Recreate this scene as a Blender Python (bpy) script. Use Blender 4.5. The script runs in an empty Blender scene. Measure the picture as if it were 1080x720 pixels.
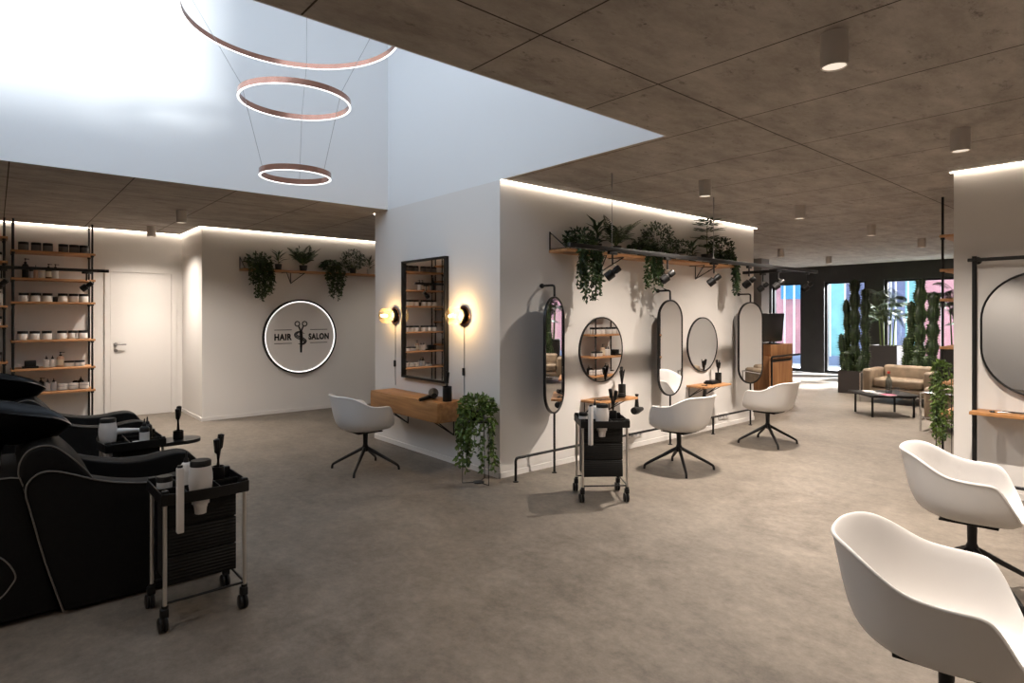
import bpy, bmesh, math, random
from mathutils import Vector, Matrix
sc = bpy.context.scene
COL = sc.collection
PI = math.pi
V = Vector

# ------------------------------------------------------------------ materials
def mat(name, col, rough=0.5, metal=0.0, spec=0.5, noise=0.0, nscale=20.0, bump=0.0, bscale=200.0, emis=None, estr=0.0, coat=0.0, sheen=0.0):
    m = bpy.data.materials.new(name); m.use_nodes = True
    nt = m.node_tree; b = nt.nodes['Principled BSDF']
    b.inputs['Base Color'].default_value = (*col, 1)
    b.inputs['Roughness'].default_value = rough
    b.inputs['Metallic'].default_value = metal
    b.inputs['Specular IOR Level'].default_value = spec
    b.inputs['Coat Weight'].default_value = coat
    b.inputs['Sheen Weight'].default_value = sheen
    tc = nt.nodes.new('ShaderNodeTexCoord')
    if noise:
        n = nt.nodes.new('ShaderNodeTexNoise'); n.inputs['Scale'].default_value = nscale; n.inputs['Detail'].default_value = 4
        nt.links.new(tc.outputs['Object'], n.inputs['Vector'])
        r = nt.nodes.new('ShaderNodeValToRGB')
        r.color_ramp.elements[0].position = 0.3; r.color_ramp.elements[1].position = 0.7
        r.color_ramp.elements[0].color = (*[max(0, c*(1-noise)) for c in col], 1)
        r.color_ramp.elements[1].color = (*[min(1, c*(1+noise)) for c in col], 1)
        nt.links.new(n.outputs['Fac'], r.inputs['Fac']); nt.links.new(r.outputs['Color'], b.inputs['Base Color'])
    if bump:
        n2 = nt.nodes.new('ShaderNodeTexNoise'); n2.inputs['Scale'].default_value = bscale; n2.inputs['Detail'].default_value = 3
        nt.links.new(tc.outputs['Object'], n2.inputs['Vector'])
        bp = nt.nodes.new('ShaderNodeBump'); bp.inputs['Strength'].default_value = bump; bp.inputs['Distance'].default_value = 0.002
        nt.links.new(n2.outputs['Fac'], bp.inputs['Height']); nt.links.new(bp.outputs['Normal'], b.inputs['Normal'])
    if emis:
        b.inputs['Emission Color'].default_value = (*emis, 1); b.inputs['Emission Strength'].default_value = estr
    return m

def wood(name, c1, c2, axis=1, scale=6.0, rough=0.5):
    m = bpy.data.materials.new(name); m.use_nodes = True
    nt = m.node_tree; b = nt.nodes['Principled BSDF']; b.inputs['Roughness'].default_value = rough
    tc = nt.nodes.new('ShaderNodeTexCoord'); mp = nt.nodes.new('ShaderNodeMapping')
    s = [scale*4]*3; s[axis] = scale*0.35
    mp.inputs['Scale'].default_value = s
    n = nt.nodes.new('ShaderNodeTexNoise'); n.inputs['Scale'].default_value = 1.0; n.inputs['Detail'].default_value = 6; n.inputs['Distortion'].default_value = 0.6
    r = nt.nodes.new('ShaderNodeValToRGB')
    r.color_ramp.elements[0].position = 0.3; r.color_ramp.elements[1].position = 0.68
    r.color_ramp.elements[0].color = (*c1, 1); r.color_ramp.elements[1].color = (*c2, 1)
    nt.links.new(tc.outputs['Object'], mp.inputs['Vector']); nt.links.new(mp.outputs['Vector'], n.inputs['Vector'])
    nt.links.new(n.outputs['Fac'], r.inputs['Fac']); nt.links.new(r.outputs['Color'], b.inputs['Base Color'])
    return m

def N(nt, t, **kw):
    n = nt.nodes.new(t)
    for k, v in kw.items():
        if k in n.inputs: n.inputs[k].default_value = v
        else: setattr(n, k, v)
    return n

def floor_mat():
    m = bpy.data.materials.new('polished_concrete'); m.use_nodes = True
    nt = m.node_tree; b = nt.nodes['Principled BSDF']; L = nt.links.new
    tc = N(nt, 'ShaderNodeTexCoord')
    mp = N(nt, 'ShaderNodeMapping'); mp.inputs['Scale'].default_value = (1.0, 1.0, 1); mp.inputs['Rotation'].default_value = (0, 0, 0.7)
    L(tc.outputs['Object'], mp.inputs['Vector'])
    n1 = N(nt, 'ShaderNodeTexNoise', Scale=1.1, Detail=12.0, Roughness=0.7, Distortion=0.6); L(mp.outputs['Vector'], n1.inputs['Vector'])
    mp2 = N(nt, 'ShaderNodeMapping'); mp2.inputs['Scale'].default_value = (3.2, 5.5, 1); mp2.inputs['Rotation'].default_value = (0, 0, 0.86)
    L(tc.outputs['Object'], mp2.inputs['Vector'])
    n2 = N(nt, 'ShaderNodeTexNoise', Scale=1.0, Detail=12.0, Roughness=0.72, Distortion=0.3); L(mp2.outputs['Vector'], n2.inputs['Vector'])
    mx = N(nt, 'ShaderNodeMix', data_type='FLOAT'); mx.inputs[0].default_value = 0.5
    L(n1.outputs['Fac'], mx.inputs[2]); L(n2.outputs['Fac'], mx.inputs[3])
    n4 = N(nt, 'ShaderNodeTexNoise', Scale=16.0, Detail=10.0, Roughness=0.8); L(tc.outputs['Object'], n4.inputs['Vector'])
    mx2 = N(nt, 'ShaderNodeMix', data_type='FLOAT'); mx2.inputs[0].default_value = 0.38; L(mx.outputs[0], mx2.inputs[2]); L(n4.outputs['Fac'], mx2.inputs[3])
    r = N(nt, 'ShaderNodeValToRGB'); cr = r.color_ramp
    cr.elements[0].position = 0.385; cr.elements[0].color = (0.082, 0.067, 0.053, 1)
    cr.elements[1].position = 0.615; cr.elements[1].color = (0.225, 0.192, 0.158, 1)
    L(mx2.outputs[0], r.inputs['Fac']); L(r.outputs['Color'], b.inputs['Base Color'])
    rr = N(nt, 'ShaderNodeMapRange'); rr.inputs[3].default_value = 0.42; rr.inputs[4].default_value = 0.62
    L(n2.outputs['Fac'], rr.inputs[0]); L(rr.outputs[0], b.inputs['Roughness'])
    n3 = N(nt, 'ShaderNodeTexNoise', Scale=60.0, Detail=4.0); L(tc.outputs['Object'], n3.inputs['Vector'])
    bp = N(nt, 'ShaderNodeBump', Strength=0.15, Distance=0.004); L(n3.outputs['Fac'], bp.inputs['Height']); L(bp.outputs['Normal'], b.inputs['Normal'])
    b.inputs['Specular IOR Level'].default_value = 0.4
    return m

def ceiling_mat():
    m = bpy.data.materials.new('board_marked_concrete'); m.use_nodes = True
    nt = m.node_tree; b = nt.nodes['Principled BSDF']; L = nt.links.new
    tc = N(nt, 'ShaderNodeTexCoord')
    sep = N(nt, 'ShaderNodeSeparateXYZ'); L(tc.outputs['Object'], sep.inputs[0])
    def seam(sock, off, per, w):
        a = N(nt, 'ShaderNodeMath', operation='SUBTRACT'); a.inputs[1].default_value = off; L(sock, a.inputs[0])
        d = N(nt, 'ShaderNodeMath', operation='DIVIDE'); d.inputs[1].default_value = per; L(a.outputs[0], d.inputs[0])
        f = N(nt, 'ShaderNodeMath', operation='FRACT'); L(d.outputs[0], f.inputs[0])
        p = N(nt, 'ShaderNodeMath', operation='PINGPONG'); p.inputs[1].default_value = 0.5; L(f.outputs[0], p.inputs[0])
        c = N(nt, 'ShaderNodeMath', operation='LESS_THAN'); c.inputs[1].default_value = w/per; L(p.outputs[0], c.inputs[0])
        return c.outputs[0]
    s1 = seam(sep.outputs['Y'], 0.135-0.87*20, 0.8677, 0.0045)
    s2 = seam(sep.outputs['X'], -1.92-2.565*10, 2.565, 0.0045)
    mxs = N(nt, 'ShaderNodeMath', operation='MAXIMUM'); L(s1, mxs.inputs[0]); L(s2, mxs.inputs[1])
    mp = N(nt, 'ShaderNodeMapping'); mp.inputs['Scale'].default_value = (3.2, 1.3, 1)
    L(tc.outputs['Object'], mp.inputs['Vector'])
    n1 = N(nt, 'ShaderNodeTexNoise', Scale=1.6, Detail=12.0, Roughness=0.75); L(mp.outputs['Vector'], n1.inputs['Vector'])
    r = N(nt, 'ShaderNodeValToRGB'); cr = r.color_ramp
    cr.elements[0].position = 0.3; cr.elements[0].color = (0.27, 0.24, 0.213, 1)
    cr.elements[1].position = 0.7; cr.elements[1].color = (0.52, 0.475, 0.43, 1)
    L(n1.outputs['Fac'], r.inputs['Fac'])
    # pores
    vo = N(nt, 'ShaderNodeTexVoronoi', Scale=11.0); L(tc.outputs['Object'], vo.inputs['Vector'])
    lt = N(nt, 'ShaderNodeMath', operation='LESS_THAN'); lt.inputs[1].default_value = 0.085; L(vo.outputs['Distance'], lt.inputs[0])
    wn = N(nt, 'ShaderNodeTexNoise', Scale=4.0); L(tc.outputs['Object'], wn.inputs['Vector'])
    gt = N(nt, 'ShaderNodeMath', operation='GREATER_THAN'); gt.inputs[1].default_value = 0.54; L(wn.outputs['Fac'], gt.inputs[0])
    mu = N(nt, 'ShaderNodeMath', operation='MULTIPLY'); L(lt.outputs[0], mu.inputs[0]); L(gt.outputs[0], mu.inputs[1])
    mu2 = N(nt, 'ShaderNodeMath', operation='MULTIPLY'); mu2.inputs[1].default_value = 0.6; L(mu.outputs[0], mu2.inputs[0])
    mp3 = N(nt, 'ShaderNodeMapping'); mp3.inputs['Scale'].default_value = (16, 7, 1); L(tc.outputs['Object'], mp3.inputs['Vector'])
    st = N(nt, 'ShaderNodeTexNoise', Scale=1.0, Detail=6.0, Roughness=0.75); L(mp3.outputs['Vector'], st.inputs['Vector'])
    sr = N(nt, 'ShaderNodeValToRGB'); sr.color_ramp.elements[0].position = 0.575; sr.color_ramp.elements[0].color = (0, 0, 0, 1)
    sr.color_ramp.elements[1].position = 0.72; sr.color_ramp.elements[1].color = (0.6, 0.6, 0.6, 1); L(st.outputs['Fac'], sr.inputs['Fac'])
    mm = N(nt, 'ShaderNodeMath', operation='MAXIMUM'); L(mxs.outputs[0], mm.inputs[0]); L(mu2.outputs[0], mm.inputs[1])
    mm2 = N(nt, 'ShaderNodeMath', operation='MAXIMUM'); L(mm.outputs[0], mm2.inputs[0]); L(sr.outputs['Color'], mm2.inputs[1])
    mix = N(nt, 'ShaderNodeMix', data_type='RGBA'); L(mm2.outputs[0], mix.inputs[0]); L(r.outputs['Color'], mix.inputs[6])
    mix.inputs[7].default_value = (0.06, 0.047, 0.036, 1)
    L(mix.outputs[2], b.inputs['Base Color'])
    b.inputs['Roughness'].default_value = 0.85; b.inputs['Specular IOR Level'].default_value = 0.2
    n3 = N(nt, 'ShaderNodeTexNoise', Scale=25.0, Detail=6.0); L(tc.outputs['Object'], n3.inputs['Vector'])
    bp = N(nt, 'ShaderNodeBump', Strength=0.35, Distance=0.01); L(n3.outputs['Fac'], bp.inputs['Height']); L(bp.outputs['Normal'], b.inputs['Normal'])
    return m

def ribbed_mat():
    m = mat('ribbed_black', (0.007, 0.0068, 0.0065), 0.5, spec=0.3)
    nt = m.node_tree; b = nt.nodes['Principled BSDF']; L = nt.links.new
    tc = N(nt, 'ShaderNodeTexCoord'); w = N(nt, 'ShaderNodeTexWave', Scale=19.0); w.bands_direction = 'Z'
    L(tc.outputs['Object'], w.inputs['Vector'])
    bp = N(nt, 'ShaderNodeBump', Strength=0.8, Distance=0.003); L(w.outputs['Fac'], bp.inputs['Height']); L(bp.outputs['Normal'], b.inputs['Normal'])
    return m

def facade_mat(name, col):
    m = mat(name, col, 0.7, noise=0.12, nscale=3)
    return m

def globe_mat():
    m = bpy.data.materials.new('amber_glass'); m.use_nodes = True
    nt = m.node_tree; b = nt.nodes['Principled BSDF']; L = nt.links.new
    b.inputs['Base Color'].default_value = (1.0, 0.86, 0.62, 1); b.inputs['Roughness'].default_value = 0.12
    b.inputs['Transmission Weight'].default_value = 0.0
    tr = N(nt, 'ShaderNodeBsdfTransparent'); tr.inputs['Color'].default_value = (1.0, 0.9, 0.72, 1)
    tl = N(nt, 'ShaderNodeBsdfTranslucent'); tl.inputs['Color'].default_value = (0.9, 0.70, 0.40, 1)
    m1 = N(nt, 'ShaderNodeMixShader'); m1.inputs[0].default_value = 0.14; L(tr.outputs[0], m1.inputs[1]); L(tl.outputs[0], m1.inputs[2])
    gl = N(nt, 'ShaderNodeBsdfGlossy', Roughness=0.1)
    m2 = N(nt, 'ShaderNodeMixShader'); m2.inputs[0].default_value = 0.1; L(m1.outputs[0], m2.inputs[1]); L(gl.outputs[0], m2.inputs[2])
    L(m2.outputs[0], nt.nodes['Material Output'].inputs['Surface'])
    return m

def clear_mat(name='clear_glass', tint=(0.95, 0.97, 1.0), refl=0.06):
    m = bpy.data.materials.new(name); m.use_nodes = True
    nt = m.node_tree; L = nt.links.new
    tr = N(nt, 'ShaderNodeBsdfTransparent'); tr.inputs['Color'].default_value = (*tint, 1)
    gl = N(nt, 'ShaderNodeBsdfGlossy', Roughness=0.02)
    m2 = N(nt, 'ShaderNodeMixShader'); m2.inputs[0].default_value = refl; L(tr.outputs[0], m2.inputs[1]); L(gl.outputs[0], m2.inputs[2])
    L(m2.outputs[0], nt.nodes['Material Output'].inputs['Surface'])
    return m

def leaf_mat(name, c1, c2):
    m = bpy.data.materials.new(name); m.use_nodes = True
    nt = m.node_tree; b = nt.nodes['Principled BSDF']; L = nt.links.new
    tc = N(nt, 'ShaderNodeTexCoord'); n = N(nt, 'ShaderNodeTexNoise', Scale=14.0, Detail=2.0); L(tc.outputs['Object'], n.inputs['Vector'])
    r = N(nt, 'ShaderNodeValToRGB'); r.color_ramp.elements[0].position = 0.35; r.color_ramp.elements[1].position = 0.68
    r.color_ramp.elements[0].color = (*c1, 1); r.color_ramp.elements[1].color = (*c2, 1)
    L(n.outputs['Fac'], r.inputs['Fac']); L(r.outputs['Color'], b.inputs['Base Color'])
    b.inputs['Roughness'].default_value = 0.45
    return m

M = dict(
    wall=mat('white_plaster', (0.74, 0.71, 0.68), 0.9, spec=0.2, bump=0.1, bscale=120),
    wall2=mat('void_plaster', (0.8, 0.8, 0.8), 0.9, spec=0.2, bump=0.1, bscale=120),
    floor=floor_mat(), ceil=ceiling_mat(),
    skirt=mat('white_skirting', (0.72, 0.69, 0.66), 0.5),
    door=mat('white_lacquer', (0.72, 0.69, 0.66), 0.45),
    dark=mat('dark_facade', (0.018, 0.016, 0.015), 0.6, noise=0.2, nscale=4),
    black=mat('black_metal', (0.008, 0.0075, 0.0075), 0.42, spec=0.35),
    blackp=mat('black_plastic', (0.008, 0.0075, 0.0075), 0.4, spec=0.3),
    blackgloss=mat('black_gloss', (0.004, 0.004, 0.005), 0.28, spec=0.2),
    leather=mat('black_leather', (0.0035, 0.0032, 0.003), 0.65, spec=0.2, bump=0.4, bscale=160, noise=0.3, nscale=60),
    piping=mat('grey_piping', (0.13, 0.115, 0.10), 0.6),
    ribbed=ribbed_mat(),
    alu=mat('aluminium', (0.62, 0.58, 0.54), 0.35, metal=0.9),
    chrome=mat('chrome', (0.7, 0.7, 0.7), 0.12, metal=1.0),
    copper=mat('copper', (0.36, 0.19, 0.14), 0.2, metal=1.0),
    led=mat('led_warm', (1, 1, 1), 0.5, emis=(1.0, 0.87, 0.72), estr=11.5),
    ledring=mat('led_white', (1, 1, 1), 0.5, emis=(1.0, 0.97, 0.93), estr=1.7),
    ledsign=mat('led_sign', (1, 1, 1), 0.5, emis=(1.0, 0.97, 0.94), estr=1.3),
    lens=mat('lamp_lens', (1, 1, 1), 0.4, emis=(1.0, 0.9, 0.8), estr=2.0),
    reflector=mat('lamp_reflector', (0.9, 0.85, 0.8), 0.3, emis=(1.0, 0.86, 0.7), estr=0.8),
    bulb=mat('bulb', (1, 1, 1), 0.5, emis=(1.0, 0.72, 0.36), estr=3.0),
    tint=clear_mat('tinted_glass', (0.55, 0.62, 0.62), 0.12), globe=globe_mat(), clear=clear_mat(), pane=clear_mat('window_glass', (0.93, 0.97, 1.0), 0.05),
    mirror=mat('mirror_silver', (0.86, 0.86, 0.86), 0.015, metal=1.0),
    shell=mat('shell_white', (0.80, 0.775, 0.755), 0.42, spec=0.4),
    oak=wood('oak', (0.30, 0.135, 0.05), (0.50, 0.255, 0.105), 1, 5.0),
    oakx=wood('oak_x', (0.25, 0.11, 0.035), (0.45, 0.215, 0.075), 0, 5.0),
    shelfw=wood('shelf_oak', (0.33, 0.15, 0.06), (0.55, 0.29, 0.13), 1, 7.0),
    oakz=wood('oak_z', (0.24, 0.10, 0.035), (0.42, 0.20, 0.08), 2, 4.0),
    conc=mat('painted_lamp', (0.55, 0.50, 0.46), 0.6),
    leaf=leaf_mat('leaf_dark', (0.008, 0.022, 0.006), (0.035, 0.075, 0.018)),
    leaf2=leaf_mat('leaf_bright', (0.022, 0.055, 0.008), (0.15, 0.23, 0.04)),
    leaf3=leaf_mat('leaf_olive', (0.015, 0.030, 0.008), (0.06, 0.09, 0.025)),
    cactus=leaf_mat('cactus_skin', (0.005, 0.013, 0.004), (0.02, 0.038, 0.011)),
    stem=mat('stem', (0.10, 0.13, 0.03), 0.6),
    pot=mat('pot_black', (0.02, 0.018, 0.017), 0.5), potw=mat('pot_white', (0.6, 0.58, 0.55), 0.5),
    planter=mat('planter_dark', (0.022, 0.017, 0.015), 0.6), soil=mat('soil', (0.03, 0.02, 0.012), 0.95),
    tan=mat('tan_leather', (0.205, 0.152, 0.102), 0.6, noise=0.25, nscale=7, bump=0.3, bscale=60),
    jarw=mat('white_jar', (0.78, 0.75, 0.72), 0.35), jard=mat('smoked_jar', (0.16, 0.15, 0.15), 0.15),
    label=mat('label_white', (0.72, 0.69, 0.66), 0.6), peach=mat('peach_bottle', (0.62, 0.42, 0.30), 0.35),
    amber=mat('amber_bottle', (0.07, 0.035, 0.012), 0.2), cream=mat('cream_bottle', (0.70, 0.62, 0.48), 0.35),
    greyb=mat('grey_bottle', (0.40, 0.40, 0.42), 0.3), dryer=mat('dryer_white', (0.74, 0.70, 0.67), 0.35),
    signp=mat('sign_panel', (0.70, 0.67, 0.645), 0.6),
    screen=mat('screen_black', (0.014, 0.013, 0.012), 0.3),
    pink=facade_mat('pink_render', (0.50, 0.25, 0.28)), teal=facade_mat('teal_render', (0.22, 0.50, 0.53)),
    blue=facade_mat('blue_panel', (0.06, 0.27, 0.52)), bluegrey=facade_mat('bluegrey_panel', (0.12, 0.14, 0.25)),
    white=mat('white_paint', (0.85, 0.85, 0.85), 0.6), paving=mat('pale_paving', (0.75, 0.75, 0.74), 0.8),
    kerb=mat('blue_kerb', (0.25, 0.32, 0.48), 0.8),
    grey=mat('grey_column', (0.26, 0.25, 0.25), 0.7), cord=mat('cord_grey', (0.16, 0.14, 0.13), 0.6),
    red=mat('red_cap', (0.3, 0.03, 0.02), 0.4), magpink=mat('magazine_pink', (0.6, 0.15, 0.25), 0.5),
    steel=mat('steel_wire', (0.35, 0.33, 0.32), 0.4, metal=0.6),
)

for k_ in ('lens', 'reflector', 'bulb', 'ledring', 'ledsign'): M[k_].cycles.emission_sampling = 'NONE'
# ------------------------------------------------------------------ mesh builder
class MB:
    def __init__(s): s.v = []; s.f = []
    def add(s, vs, fs, T=None):
        o = len(s.v)
        s.v += [tuple(T @ V(p)) if T else tuple(p) for p in vs]
        s.f += [tuple(i+o for i in f) for f in fs]
        return s
    def bm(s, bm, T=None):
        bm.verts.index_update()
        s.add([v.co.copy() for v in bm.verts], [[v.index for v in f.verts] for f in bm.faces], T); bm.free(); return s
    def box(s, c, d, bev=0.0, seg=2, T=None):
        bm = bmesh.new(); bmesh.ops.create_cube(bm, size=1)
        for v in bm.verts: v.co = V((v.co.x*d[0], v.co.y*d[1], v.co.z*d[2]))
        if bev: bmesh.ops.bevel(bm, geom=bm.edges[:], offset=bev, segments=seg, affect='EDGES', profile=0.5)
        for v in bm.verts: v.co += V(c)
        return s.bm(bm, T)
    def bb(s, a, b, bev=0.0, T=None):
        return s.box([(a[i]+b[i])/2 for i in range(3)], [abs(b[i]-a[i]) for i in range(3)], bev, 2, T)
    def lathe(s, prof, c=(0, 0, 0), seg=24, T=None, star=None):
        vs = []; fs = []; n = len(prof)
        for i in range(seg):
            a = 2*PI*i/seg; k = 1+(star[0]*math.cos(star[1]*a) if star else 0)
            for r, z in prof: vs.append((c[0]+r*k*math.cos(a), c[1]+r*k*math.sin(a), c[2]+z))
        for i in range(seg):
            j = (i+1) % seg
            for t in range(n-1): fs.append((i*n+t, j*n+t, j*n+t+1, i*n+t+1))
        if prof[0][0] > 1e-6: fs.append(tuple(i*n for i in reversed(range(seg))))
        if prof[-1][0] > 1e-6: fs.append(tuple(i*n+n-1 for i in range(seg)))
        return s.add(vs, fs, T)
    def cyl(s, p0, p1, r, r2=None, seg=14):
        return s.tube([p0, p1], [r, r if r2 is None else r2], seg)
    def tube(s, pts, r, seg=8, closed=False):
        pts = [V(p) for p in pts]; n = len(pts)
        rr = r if isinstance(r, (list, tuple)) else [r]*n
        vs = []; fs = []
        t0 = (pts[1]-pts[0]).normalized()
        up = V((0, 0, 1)) if abs(t0.z) < 0.9 else V((1, 0, 0))
        u = t0.cross(up).normalized()
        for i, p in enumerate(pts):
            if closed: t = (pts[(i+1) % n]-pts[i-1]).normalized()
            elif i == 0: t = t0
            elif i == n-1: t = (pts[-1]-pts[-2]).normalized()
            else: t = ((pts[i+1]-p).normalized()+(p-pts[i-1]).normalized()).normalized()
            u = (u-t*u.dot(t))
            u = u.normalized() if u.length > 1e-6 else t.orthogonal().normalized()
            w = t.cross(u)
            for k in range(seg):
                a = 2*PI*k/seg; vs.append(p+(u*math.cos(a)+w*math.sin(a))*rr[i])
        m = n if closed else n-1
        for i in range(m):
            j = (i+1) % n
            for k in range(seg):
                l = (k+1) % seg; fs.append((i*seg+k, i*seg+l, j*seg+l, j*seg+k))
        if not closed:
            fs.append(tuple(reversed(range(seg)))); fs.append(tuple((n-1)*seg+k for k in range(seg)))
        return s.add(vs, fs)
    def prism(s, poly, a0, a1, axis=0, T=None, bev=0.0):
        n = len(poly)
        def P(p, a):
            return [(a, p[0], p[1]), (p[0], a, p[1]), (p[0], p[1], a)][axis]
        bm = bmesh.new()
        A = [bm.verts.new(P(p, a0)) for p in poly]; B = [bm.verts.new(P(p, a1)) for p in poly]
        bm.faces.new(A[::-1]); bm.faces.new(B)
        for i in range(n): bm.faces.new((A[i], A[(i+1) % n], B[(i+1) % n], B[i]))
        bmesh.ops.recalc_face_normals(bm, faces=bm.faces[:])
        if bev:
            es = [e for e in bm.edges if (e.verts[0] in A) == (e.verts[1] in A)]
            bmesh.ops.bevel(bm, geom=es, offset=bev, segments=3, affect='EDGES', profile=0.5)
        return s.bm(bm, T)
    def sphere(s, c, r, seg=12, sc=(1, 1, 1)):
        bm = bmesh.new(); bmesh.ops.create_uvsphere(bm, u_segments=seg, v_segments=max(6, seg//2+2), radius=r)
        for v in bm.verts: v.co = V((v.co.x*sc[0], v.co.y*sc[1], v.co.z*sc[2]))+V(c)
        return s.bm(bm)
    def leaf(s, p, d, nrm, L, W, fold=0.25, droop=0.0):
        p = V(p); d = V(d).normalized(); w = d.cross(V(nrm))
        w = w.normalized() if w.length > 1e-5 else d.orthogonal().normalized()
        n = w.cross(d)
        mid = p+d*L*0.45
        return s.add([p, mid+w*W/2+n*W*fold, p+d*L-n*L*droop, mid-w*W/2+n*W*fold, mid], [(0, 4, 1), (4, 2, 1), (0, 3, 4), (4, 3, 2)])
    def build(s, name, m, parent=None, smooth=True, ang=40, loc=None):
        me = bpy.data.meshes.new(name); me.from_pydata([tuple(p) for p in s.v], [], s.f); me.validate()
        bm = bmesh.new(); bm.from_mesh(me); bmesh.ops.recalc_face_normals(bm, faces=bm.faces[:]); bm.to_mesh(me); bm.free()
        me.materials.append(M[m] if isinstance(m, str) else m)
        if smooth:
            me.polygons.foreach_set('use_smooth', [True]*len(me.polygons)); me.set_sharp_from_angle(angle=math.radians(ang))
        o = bpy.data.objects.new(name, me); COL.objects.link(o)
        if parent: o.parent = parent
        if loc: o.location = loc
        return o

def thing(name, label, cat, loc=(0, 0, 0), rz=0, group=None):
    o = bpy.data.objects.new(name, None); COL.objects.link(o); o.empty_display_size = 0.1
    o.location = loc; o.rotation_euler = (0, 0, rz); o['label'] = label; o['category'] = cat
    if group: o['group'] = group
    return o
def kids(o): return [c for c in bpy.data.objects if c.parent == o]
def dup(root, loc, rz, label, group=None, name=None):
    def cp(o, par):
        c = o.copy(); COL.objects.link(c)
        if par: c.parent = par
        for k in list(o.children): cp(k, c)
        return c
    r = cp(root, None); r.location = loc; r.rotation_euler = (0, 0, rz); r['label'] = label
    if name: r.name = name
    if group: r['group'] = group
    return r
def struct(name, mb, m, smooth=False):
    o = mb.build(name, m, None, smooth); o['kind'] = 'structure'; return o
def lamp(kind, name, loc, energy, col=(1, 0.86, 0.7), parent=None, **kw):
    l = bpy.data.lights.new(name, kind); l.energy = energy; l.color = col
    for k, v in kw.items(): setattr(l, k, v)
    o = bpy.data.objects.new(name, l); COL.objects.link(o); o.location = loc
    if parent: o.parent = parent
    return o
def arc(c, r, a0, a1, n, plane='xy'):
    out = []
    for i in range(n+1):
        a = a0+(a1-a0)*i/n; x, y = r*math.cos(a), r*math.sin(a)
        out.append({'xy': (c[0]+x, c[1]+y, c[2]), 'xz': (c[0]+x, c[1], c[2]+y), 'yz': (c[0], c[1]+x, c[2]+y)}[plane])
    return out
def catmull(pts, n=6):
    P = [V(p) for p in pts]; P = [P[0]*2-P[1]]+P+[P[-1]*2-P[-2]]; out = []
    for i in range(1, len(P)-2):
        for k in range(n):
            t = k/n; a, b, c, d = P[i-1], P[i], P[i+1], P[i+2]
            out.append(0.5*((2*b)+(c-a)*t+(2*a-5*b+4*c-d)*t*t+(3*b-a-3*c+d)*t**3))
    out.append(P[-2]); return out
def smooth2(pts, n=5):
    return [(p.x, p.y) for p in catmull([(a, b, 0) for a, b in pts], n)]

H = 2.734
WX = -4.229   # wall with the styling mirrors
WY = 3.505    # wall with the vanity
DX = -10.39   # wall with the door and the left product shelves
SX = -9.22    # wall with the sign
RY = 6.295    # wall at the right edge
FY = 16.0     # shop front

# ------------------------------------------------------------------ setting
struct('floor', MB().bb((-10.8, -3.2, -0.1), (3.7, 15.98, 0)), 'floor')
c = MB()
c.bb((-10.8, -3.2, H), (-6.303, 16.2, H+0.2)); c.bb((-2.437, -3.2, H), (3.7, 16.2, H+0.2))
c.bb((-6.303, WY+0.01, H), (-2.437, 16.2, H+0.2)); c.bb((-6.303, -3.2, H), (-2.437, -0.71, H+0.2))
struct('ceiling', c, 'ceil')
VT = 6.6
struct('wall_void_back', MB().bb((-6.303, -0.7, H), (-6.293, WY+0.01, VT)), 'wall2')
struct('wall_void_far', MB().bb((-6.293, WY, H), (-2.437, WY+0.01, VT)), 'wall2')
CS = 3.74; CY = 1.75   # clerestory in the right side of the void
struct('wall_void_right', MB().bb((-2.447, -0.7, H), (-2.437, WY, CS)).bb((-2.447, CY, CS), (-2.437, WY, VT)).bb((-2.447, -0.7, 6.4), (-2.437, CY, VT)), 'wall2')
wf = MB(); [wf.bb((-2.46, y, CS), (-2.43, y+0.05, 6.4)) for y in (-0.69, 0.5, CY-0.05)]; wf.bb((-2.46, -0.69, CS), (-2.43, CY, CS+0.04))
wf = struct('window_5', wf, 'white'); MB().bb((-2.444, -0.64, CS+0.04), (-2.438, CY-0.05, 6.4)).build('pane', 'pane', wf, False)
VS = 3.42   # sill of the high window that lights the void
struct('wall_void_near', MB().bb((-6.303, -0.71, H), (-2.437, -0.70, VS)).bb((-6.303, -0.71, 6.4), (-2.437, -0.70, VT)), 'wall2')
wf = MB(); [wf.bb((x, -0.73, VS), (x+0.06, -0.69, 6.4)) for x in (-6.293, -5.04, -3.76, -2.507)]
wf.bb((-6.293, -0.73, VS), (-2.447, -0.69, VS+0.05)); wf.bb((-6.293, -0.73, 6.35), (-2.447, -0.69, 6.4))
wf = struct('window_4', wf, 'white'); MB().bb((-6.24, -0.712, VS+0.05), (-2.50, -0.706, 6.35)).build('pane', 'pane', wf, False)
struct('roof_void', MB().bb((-6.303, -0.71, VT), (-2.437, WY+0.01, VT+0.1)), 'wall2')
struct('wall_center', MB().bb((-6.608, WY, 0), (WX, 8.215, H)), 'wall')
struct('wall_left', MB().bb((-10.6, -3.2, 0), (DX, 2.205, H)), 'wall')
struct('wall_sign', MB().bb((-10.6, 2.205, 0), (SX, 16.0, H)), 'wall')
struct('wall_right', MB().bb((-1.43, RY, 0), (3.7, 15.9, H)), 'wall')
struct('wall_back', MB().bb((-10.6, -3.2, 0), (3.7, -3.0, H)), 'wall')
struct('wall_side', MB().bb((3.5, -3.0, 0), (3.7, RY, H)), 'wall')
struct('column', MB().bb((-6.75, 12.75, 0), (-6.38, 13.1, H)), 'grey')
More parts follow.
